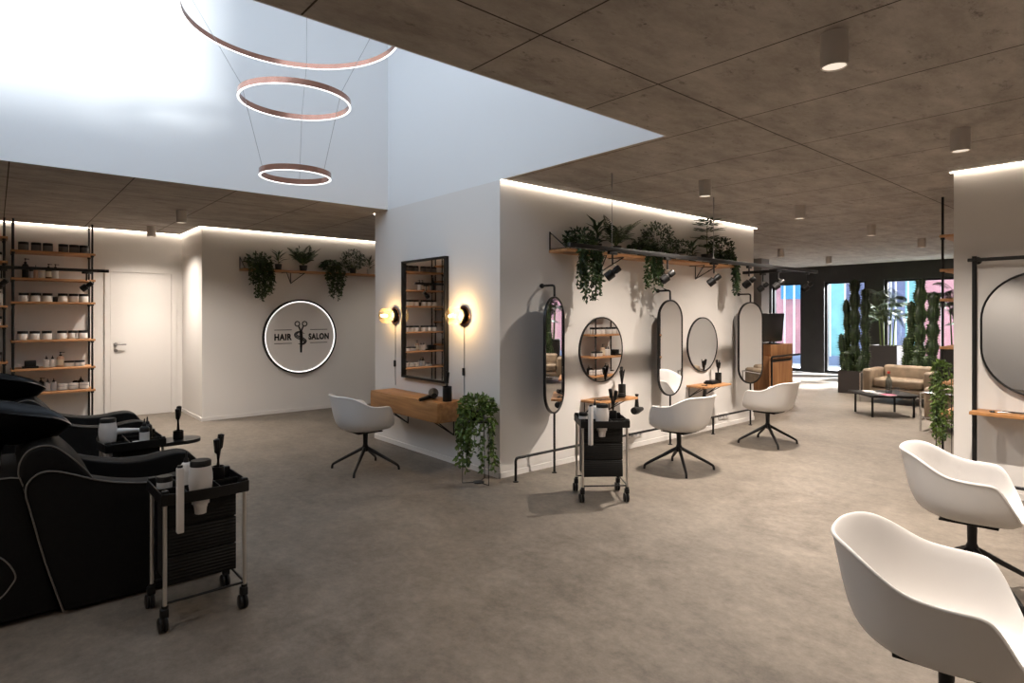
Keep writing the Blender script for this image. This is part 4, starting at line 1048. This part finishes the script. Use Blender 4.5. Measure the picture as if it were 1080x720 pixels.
def make_sconce():
    t = thing('wall_sconce', '', 'wall lamp')
    Rm = Matrix.Rotation(PI/2, 4, 'X')     # lathe axis -> -y
    MB().lathe([(0, 0), (0.095, 0), (0.095, 0.008), (0.0, 0.008)], T=Rm, seg=40).build('backplate', 'black', t, ang=30)
    MB().lathe([(0.078, 0.010), (0.10, 0.010), (0.10, 0.014), (0.078, 0.014), (0.078, 0.010)], T=Rm, seg=40).build('copper_ring', 'copper', t, ang=30)
    MB().lathe([(0, 0.008), (0.06, 0.008), (0.062, 0.045), (0.05, 0.055), (0, 0.055)], T=Rm, seg=28).build('lamp_holder', 'black', t, ang=30)
    g = MB().lathe([(0.045, 0.055), (0.07, 0.065), (0.082, 0.09), (0.084, 0.14), (0.078, 0.175), (0.06, 0.19), (0.0, 0.194)], T=Rm, seg=48, star=(0.025, 24)).build('glass_globe', 'globe', t, ang=60)
    MB().sphere((0, -0.135, 0), 0.027, 16).build('bulb', 'bulb', t)
    c_ = MB(); c_.tube([(0, -0.004, -0.09), (0.002, -0.004, -0.4), (-0.003, -0.004, -0.6), (0.004, -0.004, -0.8)], 0.004, 6); co = c_.build('cord', 'cord', t)
    MB().box((0, -0.012, -0.55), (0.028, 0.022, 0.075), 0.006).build('cord_switch', 'black', co)
    return t
SC = make_sconce()
SCL = bpy.data.lights.new('sconce_lamp', 'POINT'); SCL.energy = 6.5; SCL.color = (1, 0.70, 0.38); SCL.shadow_soft_size = 0.015
for i, (x, lb) in enumerate([(-6.115, 'lit amber glass wall sconce left of the vanity mirror'), (-4.775, 'lit amber glass wall sconce right of the vanity mirror')]):
    if i == 0: o = SC; o.location = (x, WY, 1.487); o['label'] = lb; o['group'] = 'wall sconces'
    else: o = dup(SC, (x, WY, 1.487), 0, lb, 'wall sconces')
    l = bpy.data.objects.new('sconce_lamp', SCL); COL.objects.link(l); l.parent = o; l.location = (0, -0.088, 0)
# on the vanity
hd = thing('hair_dryer', 'black hair dryer lying on the oak vanity', 'hair dryer', (-5.08, WY-0.16, 0.649), 2.6)
MB().lathe([(0, -0.14), (0.026, -0.14), (0.034, -0.09), (0.048, 0.0), (0.052, 0.06), (0.042, 0.10), (0, 0.108)], T=Matrix.Translation((0, 0, 0.054)) @ Matrix.Rotation(PI/2, 4, 'Y'), seg=24).build('barrel', 'blackp', hd)
MB().tube([(0.02, 0, 0.035), (-0.06, 0.08, 0.022), (-0.16, 0.14, 0.019)], [0.024, 0.02, 0.017], 10).build('handle', 'blackp', hd)
brush_cup('black brush holder with two brushes on the oak vanity', (-4.87, WY-0.14, 0.649), None, 0.046, 0.145, 3, 47)

# plant stands with trailing pothos
def stand(label, loc, hgt, name='plant_stand'):
    t = thing(name, label, 'plant stand', loc)
    s_ = 0.145 if hgt < 0.7 else 0.07
    cs = [(s_, 0), (s_*math.cos(2.1), s_*math.sin(2.1)), (s_*math.cos(-2.1), s_*math.sin(-2.1))]
    for c_ in cs:
        MB().tube([(c_[0]*0.25, c_[1]*0.25, 0.004), (c_[0], c_[1], 0.004), (c_[0]*0.95, c_[1]*0.95, hgt)], 0.004, 6).build('wire_leg', 'black', t)
    MB().lathe([(0, 0.0), (0.05, 0.0), (0.05, 0.008), (0, 0.008)], seg=16).build('hub', 'black', t)
    MB().tube(arc((0, 0, hgt), s_*0.95, 0, 2*PI, 32)[:-1], 0.004, 6, True).build('ring', 'black', t)
    MB().lathe([(0, hgt-0.012), (s_*0.9, hgt-0.012), (s_*0.9, hgt-0.004), (0, hgt-0.004)], seg=24).build('tray', 'black', t)
    return t
stand('black wire plant stand on the floor beside the oak vanity', (-4.25, 3.275, 0), 0.56)
trailing('pothos_plant', 'bright green trailing pothos on the wire stand beside the vanity', (-4.27, 3.27, 0.557), 0.50, 51, 0.165, 26, 'leaf2', out=(0.1, -1), lsz=0.05, pr=0.08, mound=420, around=2.2)
stand('black wire plant stand under the trailing ivy at the right wall corner', (-1.56, 6.50, 0), 0.94)
trailing('ivy_plant', 'bright green trailing ivy left of the right wall corner', (-1.56, 6.50, 0.937), 0.80, 52, 0.05, 14, 'leaf2', out=(-0.4, -1), lsz=0.045, pr=0.06, mound=120, around=1.7)

# ------------------------------------------------------------------ round salon sign
sg = thing('salon_sign', 'round white lit sign reading HAIR SALON with scissors, black frame', 'sign', (SX, 3.60, 1.157))
Ry = Matrix.Rotation(PI/2, 4, 'Y'); R0 = 0.575
MB().lathe([(0, 0.03), (R0-0.03, 0.03), (R0-0.03, 0.036), (0, 0.036)], T=Ry, seg=72).build('panel', 'signp', sg, False)
MB().lathe([(R0-0.024, 0.0), (R0, 0.0), (R0, 0.05), (R0-0.024, 0.05), (R0-0.024, 0.0)], T=Ry, seg=72).build('frame', 'black', sg, ang=30)
MB().lathe([(R0-0.039, 0.030), (R0-0.0242, 0.030), (R0-0.0242, 0.042), (R0-0.039, 0.042), (R0-0.039, 0.030)], T=Ry, seg=72).build('light_ring', 'ledsign', sg, ang=30)
def word(txt, yc, zc, width, hgt):
    cu = bpy.data.curves.new(txt, 'FONT'); cu.body = txt; cu.size = 0.14; cu.extrude = 0.002; cu.offset = 0.006; cu.space_character = 1.12
    tmp = bpy.data.objects.new('tmp', cu); COL.objects.link(tmp)
    dg = bpy.context.evaluated_depsgraph_get(); me = bpy.data.meshes.new_from_object(tmp.evaluated_get(dg))
    bpy.data.objects.remove(tmp); bpy.data.curves.remove(cu)
    xs = [v_.co.x for v_ in me.vertices]; yy = [v_.co.y for v_ in me.vertices]
    kx = width/(max(xs)-min(xs)); ky = hgt/(max(yy)-min(yy)); mx, my = (max(xs)+min(xs))/2, (max(yy)+min(yy))/2
    for v_ in me.vertices: v_.co = V((0.039+v_.co.z, yc+(v_.co.x-mx)*kx, zc+(v_.co.y-my)*ky))
    me.materials.clear(); me.materials.append(M['black'])
    o = bpy.data.objects.new('lettering', me); COL.objects.link(o); o.parent = sg
word('HAIR', -0.275, 0.0, 0.265, 0.10); word('SALON', 0.285, 0.0, 0.33, 0.10)
for yc, wd in ((-0.275, 0.265), (0.285, 0.28)):
    for z in (0.108, -0.098): MB().box((0.038, yc, z), (0.004, wd, 0.009)).build('rule_line', 'black', sg, False)
for s_ in (-1, 1):
    MB().tube(arc((0.039, s_*0.058, 0.20), 0.036, 0, 2*PI, 24, 'yz')[:-1], 0.008, 8, True).build('scissor_ring', 'black', sg)
    MB().tube([(0.039, s_*0.04, 0.168), (0.039, s_*0.018, 0.12), (0.039, -s_*0.004, 0.07), (0.039, -s_*0.008, 0.02)], [0.008, 0.011, 0.010, 0.006], 8).build('scissor_shank', 'black', sg)
MB().prism([(-0.022, 0.09), (0.022, 0.09), (0.026, 0.0), (0.014, -0.245), (-0.012, -0.245), (-0.02, 0.0)], 0.036, 0.042, 0).build('scissor_blade', 'black', sg, False)
b = MB()
sw = [V(p) for p in catmull([(0, 0.06, 0.045), (0, -0.03, 0.075), (0, -0.085, 0.04), (0, -0.06, 0.0), (0, 0.03, -0.04), (0, 0.07, -0.075), (0, 0.03, -0.115), (0, -0.05, -0.105)], 6)]
for off in (-0.02, 0.0, 0.02):
    pts = []
    for i, p in enumerate(sw):
        tg = (sw[min(i+1, len(sw)-1)]-sw[max(i-1, 0)]).normalized(); nn = V((0, -tg.z, tg.y)); k = math.sin(PI*i/(len(sw)-1))
        q = p+nn*off*k; pts.append((0.038, q.y, q.z))
    b.tube(pts, [0.002+0.006*math.sin(PI*i/(len(sw)-1)) for i in range(len(sw))], 6)
b.build('hair_swirl', 'black', sg)

# ------------------------------------------------------------------ right wall: big rounded mirror in a pipe frame
pr_ = thing('pipe_rack', 'black pipe rack framing the big rounded mirror on the right wall', 'pipe frame', (-1.262, RY-0.11, 0))
MB().cyl((0, 0, 0.005), (0, 0, 1.985), 0.017, seg=14).build('upright', 'black', pr_); MB().cyl((2.3, 0, 0.005), (2.3, 0, 1.985), 0.017, seg=14).build('upright', 'black', pr_)
MB().cyl((-0.045, 0, 1.955), (2.35, 0, 1.955), 0.015, seg=14).build('top_rail', 'black', pr_)
MB().cyl((0, 0, 0.115), (2.3, 0, 0.115), 0.013, seg=14).build('bottom_rail', 'black', pr_)
for x in (0, 2.3):
    MB().cyl((x, 0.0, 1.955), (x, 0.108, 1.955), 0.013, seg=12).sphere((x, 0.0, 1.955), 0.024, 14).cyl((x, 0.09, 1.955), (x, 0.109, 1.955), 0.032).build('wall_mount', 'black', pr_)
    MB().lathe([(0, 0), (0.032, 0), (0.032, 0.006), (0.018, 0.012), (0, 0.012)], (x, 0, 0), 16).build('foot', 'black', pr_)
rm = thing('rounded_mirror', 'large black framed rounded mirror at the right edge', 'mirror', (-0.20, RY-0.04, 1.342))
hw, hh, rc = 1.03, 0.5, 0.385
pts = []
for cx_, cz_, a0 in ((hw-rc, hh-rc, 0), (-hw+rc, hh-rc, PI/2), (-hw+rc, -hh+rc, PI), (hw-rc, -hh+rc, 1.5*PI)):
    for i in range(13): a = a0+PI/2*i/12; pts.append((cx_+rc*math.cos(a), cz_+rc*math.sin(a)))
MB().prism([(x*0.992, z*0.985) for x, z in pts], -0.006, 0.006, 1).build('glass', 'mirror', rm, False)
MB().tube([(x, 0, z) for x, z in pts], 0.009, 8, True).build('frame', 'black', rm)
for x in (-0.5, 0.5): MB().cyl((x, 0.005, 0.2), (x, 0.04, 0.2), 0.02).build('standoff', 'black', rm)
cs = thing('wall_console', 'oak shelf board under the big rounded mirror at the right edge', 'wall shelf', (-0.20, RY, 0.695))
MB().box((0, -0.13, 0), (2.14, 0.25, 0.026), 0.003).build('shelf_board', 'oakx', cs)
for x in (-0.7, 0.7): MB().cyl((x, -0.008, -0.013), (x, -0.008, -0.13), 0.006).cyl((x, -0.01, -0.125), (x, -0.2, -0.014), 0.006).build('bracket', 'black', cs)
combs('black scissors on the oak shelf at the right edge, nearer the pipe', (-1.10, RY-0.16, 0.708), 0.3); combs('black scissors on the oak shelf at the right edge, farther from the pipe', (-0.90, RY-0.15, 0.708), 2.9)
t = thing('comb', 'black comb lying on the oak shelf at the right edge', 'comb', (-0.995, RY-0.11, 0.708), 0.1, GC)
MB().box((0, 0, 0.006), (0.17, 0.012, 0.008), 0.002).build('spine', 'blackp', t)
b = MB()
for k in range(28): b.box((-0.08+k*0.006, -0.018, 0.006), (0.0025, 0.026, 0.004))
b.build('teeth', 'blackp', t)

# ------------------------------------------------------------------ reception desk and screen
dk = thing('reception_desk', 'oak reception desk with black pipe rail beyond the mirror wall', 'desk', (-4.577, 9.4, 0))
MB().bb((-1.3, 0, 0.0), (0, 0.83, 0.83), 0.004).build('desk_body', 'oakz', dk)
MB().bb((-0.28, 0.06, 0.831), (0, 0.83, 1.01), 0.004).build('raised_counter', 'oakz', dk)
MB().tube(catmull([(0.05, -0.02, 0.004), (0.05, -0.02, 0.7), (0.05, -0.02, 0.79), (0.05, 0.0, 0.82), (0.05, 0.06, 0.825)], 4)+[V((0.05, 0.98, 0.825))], 0.016, 10).build('pipe_rail', 'black', dk)
MB().bb((-0.02, 0.1, 0.73), (0.006, 0.74, 0.765), 0.002).build('recessed_grip', 'black', dk)
tv = thing('desk_screen', 'black tilted screen standing on the reception desk', 'screen', (-4.74, 9.80, 1.011))
Tt = Matrix.Translation((0, 0, 0.27)) @ Matrix.Rotation(math.radians(5), 4, 'Y')
MB().box((0, 0, 0), (0.025, 0.84, 0.48), 0.006, 2, Tt).build('screen_panel', 'screen', tv)
MB().box((0, 0, 0.006), (0.18, 0.24, 0.012), 0.003).cyl((-0.02, 0, 0.0), (-0.025, 0, 0.2), 0.018).build('stand', 'black', tv)
t = thing('card_stack', 'white upright card stack under the screen on the reception desk', 'cards', (-4.95, 9.48, 0.831))
MB().box((0, 0, 0.07), (0.10, 0.06, 0.14), 0.004).build('cards', 'label', t); MB().box((0, 0, 0.008), (0.13, 0.09, 0.016), 0.003).build('holder', 'black', t)

# ------------------------------------------------------------------ lounge
tb = thing('coffee_table', 'low black coffee table in front of the tan sofa', 'coffee table', (-3.16, 10.10, 0), math.radians(45))
MB().box((0, 0, 0.318), (0.74, 0.66, 0.018), 0.004).build('table_top', 'black', tb)
for sx in (-1, 1):
    for sy in (-1, 1): MB().cyl((sx*0.29, sy*0.25, 0), (sx*0.29, sy*0.25, 0.31), 0.016, seg=12).build('leg', 'black', tb)
MB().box((0, 0, 0.296), (0.62, 0.56, 0.02)).build('apron', 'black', tb)
t = thing('glass_bottle', 'clear glass bottle with red cap on the coffee table', 'bottle', (-3.08, 10.05, 0.327))
MB().lathe([(0, 0), (0.04, 0), (0.042, 0.01), (0.042, 0.19), (0.03, 0.23), (0.016, 0.26), (0.016, 0.30), (0, 0.30)], seg=20).build('bottle_body', 'tint', t); MB().lathe([(0, 0.295), (0.02, 0.295), (0.02, 0.33), (0, 0.33)], seg=16).build('cap', 'red', t)
t = thing('drinking_glass', 'drinking glass right beside the bottle on the coffee table', 'glass', (-2.99, 10.12, 0.327))
MB().lathe([(0, 0), (0.028, 0), (0.033, 0.10), (0.030, 0.10), (0.026, 0.006), (0, 0.006)], seg=20).build('glass_body', 'clear', t)
for i, (x, y, m_, lb) in enumerate([(-3.33, 10.02, 'label', 'pale open magazine at the left of the coffee table'), (-3.15, 9.87, 'greyb', 'grey magazine in the middle of the coffee table front'), (-3.02, 9.80, 'magpink', 'pink magazine at the front corner of the coffee table')]):
    t = thing('magazine', lb, 'magazine', (x, y, 0.327), 0.6+i*0.3, 'magazines on the coffee table')
    MB().box((0, 0, 0.005), (0.14, 0.19, 0.010), 0.002).build('pages', 'label', t); MB().box((0, 0, 0.0115), (0.142, 0.192, 0.003), 0.001).build('cover', m_, t)
def club(name, label, loc, rz, W, D=0.70, Hh=0.62, nseat=1):
    t = thing(name, label, 'sofa' if W > 0.9 else 'armchair', loc, rz); aw = 0.16; ah = 0.55   # faces -y
    for sx in (-1, 1): MB().box((sx*(W/2-aw/2), 0, 0.36), (aw, D-0.02, 0.42), 0.05, 4).build('arm_cushion', 'tan', t)
    MB().box((0, D/2-aw/2, 0.43), (W-2*aw-0.01, aw, 0.38), 0.05, 4).build('back_cushion', 'tan', t)
    sw_ = (W-2*aw)/nseat
    for k in range(nseat):
        MB().box((-W/2+aw+sw_*(k+0.5), -0.08, 0.345), (sw_-0.012, D-aw-0.03, 0.15), 0.045, 4).build('seat_cushion', 'tan', t)
    MB().box((0, 0, 0.2), (W-0.06, D-0.06, 0.12), 0.02).build('base_cushion', 'tan', t)
    f = MB(); e = 0.014
    for sx in (-1, 1):
        x = sx*(W/2+e)
        f.tube([(x, -D/2-e, 0.0), (x, -D/2-e, 0.49), (x, -D/2+0.04, 0.50), (x, D/2+e, 0.50), (x, D/2+e, 0.0)], 0.0135, 10)
        f.tube([(x, -D/2-e, 0.18), (x, D/2+e, 0.18)], 0.008, 8)
    for z in (0.155, 0.48 if False else 0.30): f.tube([(-W/2-e, D/2+e, z), (W/2+e, D/2+e, z)], 0.009, 8)
    f.tube([(-W/2-e, D/2+e, 0.50), (W/2+e, D/2+e, 0.50)], 0.0135, 10); f.tube([(-W/2-e, -D/2-e, 0.14), (W/2+e, -D/2-e, 0.14)], 0.0135, 10)
    f.build('tube_frame', 'chrome', t)
    return t
club('lounge_sofa', 'tan leather lounge sofa with chrome tube frame behind the coffee table', (-3.36, 11.68, 0), 0, 1.06)
club('lounge_armchair', 'tan leather cube armchair with chrome tubes right of the coffee table', (-2.04, 9.42, 0), -PI/2, 0.76)
# planters with cacti and palms
def planter(label, loc, s_, hgt):
    t = thing('planter_box', label, 'planter', loc)
    b = MB(); k = s_/2; w_ = 0.02
    b.bb((-k, -k, 0), (k, k, 0.03)); b.bb((-k, -k, 0.03), (-k+w_, k, hgt)); b.bb((k-w_, -k, 0.03), (k, k, hgt)); b.bb((-k+w_, -k, 0.03), (k-w_, -k+w_, hgt)); b.bb((-k+w_, k-w_, 0.03), (k-w_, k, hgt))
    b.build('box', 'planter', t, False); MB().bb((-k+w_, -k+w_, 0.03), (k-w_, k-w_, hgt-0.03)).build('soil', 'soil', t, False)
    return t
def cactus(label, loc, seed, cols):
    rnd = random.Random(seed); t = thing('cactus', label, 'cactus', loc, 0, 'cacti in the lounge')
    for x, y, hgt, r in cols:
        n = max(8, int(hgt/0.045)); vs = []; fs = []; seg = 24
        lean = V((rnd.uniform(-0.05, 0.05), rnd.uniform(-0.05, 0.05), 0))
        seglen = rnd.uniform(0.26, 0.34); ph = rnd.random()
        for i in range(n+1):
            u = i/n; z = hgt*u; k = 0.62+0.46*abs(math.sin(PI*(z/seglen+ph))) + rnd.uniform(-0.07, 0.07)
            rr = r*k*(1 if u < 0.9 else math.sqrt(max(0.0, 1-((u-0.9)/0.1)**2))+0.02)
            for j in range(seg):
                a = 2*PI*j/seg; q = rr*(1+0.20*math.cos(6*a))
                vs.append((x+lean.x*u+q*math.cos(a), y+lean.y*u+q*math.sin(a), z))
        for i in range(n):
            for j in range(seg): fs.append((i*seg+j, i*seg+(j+1) % seg, (i+1)*seg+(j+1) % seg, (i+1)*seg+j))
        fs.append(tuple(n*seg+j for j in range(seg)))
        b = MB().add(vs, fs)
        o = b.build('column', 'cactus', t, ang=80)
        s_ = MB()
        for i in range(1, n, 1):
            for j in range(0, 6):
                p = V(vs[i*seg+j*4]); cdir = (p-V((x+lean.x*i/n, y+lean.y*i/n, p.z))).normalized()
                s_.sphere(p, rnd.uniform(0.008, 0.02), 6)
                for q in range(2): s_.tube([p, p+(cdir+rdir(rnd)*0.6)*0.05], [0.003, 0.0008], 3)
        so_ = s_.build('spines', 'leaf3', o, False); so_['kind'] = 'stuff'
    return t
planter('low dark planter box left of the tan sofa', (-4.42, 12.53, 0), 0.44, 0.43)
cactus('tall column cactus in the low planter left of the sofa', (-4.42, 12.53, 0.39), 61, [(0.0, 0, 1.80, 0.078), (0.16, 0.06, 1.62, 0.066), (-0.12, 0.02, 1.42, 0.05), (-0.17, -0.08, 0.75, 0.045), (-0.09, -0.12, 0.42, 0.08), (0.1, -0.1, 0.36, 0.07)])
planter('low dark planter box hidden behind the tan sofa', (-3.36, 12.50, 0), 0.44, 0.43)
cactus('tall column cactus rising behind the tan sofa back', (-3.36, 12.50, 0.39), 62, [(0.0, 0, 1.76, 0.08), (0.18, 0.06, 1.52, 0.078), (-0.14, 0.02, 1.36, 0.052), (-0.19, -0.06, 0.72, 0.045), (-0.04, -0.12, 0.5, 0.08), (0.13, -0.1, 0.4, 0.07)])
planter('tall dark planter box with a palm at the shop front', (-4.76, 15.45, 0), 0.54, 0.80)
planter('tall dark planter box with a palm at the right, beyond the lounge shelf', (-3.37, 15.3, 0), 0.56, 0.80)
def palm(label, loc, seed, hgt=1.15):
    rnd = random.Random(seed); t = thing('palm', label, 'palm', loc, 0, 'palms at the shop front'); f = MB(); st = MB(); cn = MB()
    for k in range(6):
        a = k*1.05+0.3; bx, by = 0.12*math.cos(a), 0.12*math.sin(a); hh_ = hgt*rnd.uniform(0.35, 0.9)
        cn.tube([(bx, by, 0), (bx*1.2, by*1.2, hh_*0.6), (bx*1.4, by*1.4, hh_)], [0.016, 0.014, 0.01], 8)
        for q in range(6):
            a2 = a+q*1.3+rnd.uniform(-0.3, 0.3)
            dx, dy = math.cos(a2), math.sin(a2)
            if by+dy*0.7 > 0.45: dy = -abs(dy)*0.5
            frond(f, st, (bx*1.4, by*1.4, hh_*rnd.uniform(0.75, 1.0)), (dx, dy), rnd.uniform(0.4, 0.58), rnd.uniform(0.45, 0.8), rnd.uniform(0.3, 0.75), 22, 0.19, 0.017, rnd, 0.55, 0.005, 0.2, 0.6)
    f.build('fronds', 'leaf3', t, False); st.build('leaf_stalks', 'stem', t); cn.build('canes', 'stem', t)
    return t
palm('slender palm in the tall planter between the two right windows', (-4.76, 15.42, 0.76), 71, 1.5)
palm('slender palm at the right, half hidden by shelf and right wall', (-3.37, 15.25, 0.76), 72, 1.4)

# small things rest on, not in, what carries them
for o in bpy.data.objects:
    if o.parent is None and o.get('category') in ('bottle', 'jar', 'cup', 'box', 'brush holder', 'potted plant', 'hanging plant', 'hair brush', 'scissors', 'comb', 'case', 'magazine', 'glass', 'screen', 'cards'): o.location.z += 0.0012

# ------------------------------------------------------------------ daylight, camera, colour
w = bpy.data.worlds.new('sky'); sc.world = w; w.use_nodes = True
bg = w.node_tree.nodes['Background']; bg.inputs['Color'].default_value = (0.82, 0.89, 1.0, 1); bg.inputs['Strength'].default_value = 3.1
sun = lamp('SUN', 'sun', (0, 0, 20), 5.0, (1.0, 0.97, 0.93), angle=math.radians(11))
fl = lamp('SPOT', 'added_daylight_spot', (-2.0, 19.1, 4.05), 45000, (1.0, 0.97, 0.94), spot_size=math.radians(75), spot_blend=0.5, shadow_soft_size=0.12)  # added lamp standing in for daylight on the floor by the shop windows
fl.rotation_euler = (V((-5.8, 14.6, 0))-V((-2.0, 19.1, 4.05))).to_track_quat('-Z', 'Y').to_euler()
sd = V((-0.985, -0.05, -0.10)).normalized(); sun.rotation_euler = sd.to_track_quat('-Z', 'Y').to_euler()

cam = bpy.data.cameras.new('camera'); co = bpy.data.objects.new('camera', cam); COL.objects.link(co)
cam.sensor_width = 36; cam.sensor_fit = 'HORIZONTAL'; cam.lens = 36*632/1080; cam.shift_y = -28.4/1080; cam.clip_start = 0.05
co.location = (0, 0, 1.5); co.rotation_euler = (PI/2, 0, math.atan2(732, 632)); sc.camera = co
vs_ = sc.view_settings; vs_.view_transform = 'Standard'; vs_.look = 'None'; vs_.gamma = 1; vs_.use_curve_mapping = False; vs_.exposure = 0.0
cy_ = sc.cycles; cy_.use_denoising = True; cy_.max_bounces = 8; cy_.diffuse_bounces = 5; cy_.glossy_bounces = 4; cy_.transparent_max_bounces = 16; cy_.sample_clamp_indirect = 4.0; cy_.caustics_reflective = False; cy_.caustics_refractive = False
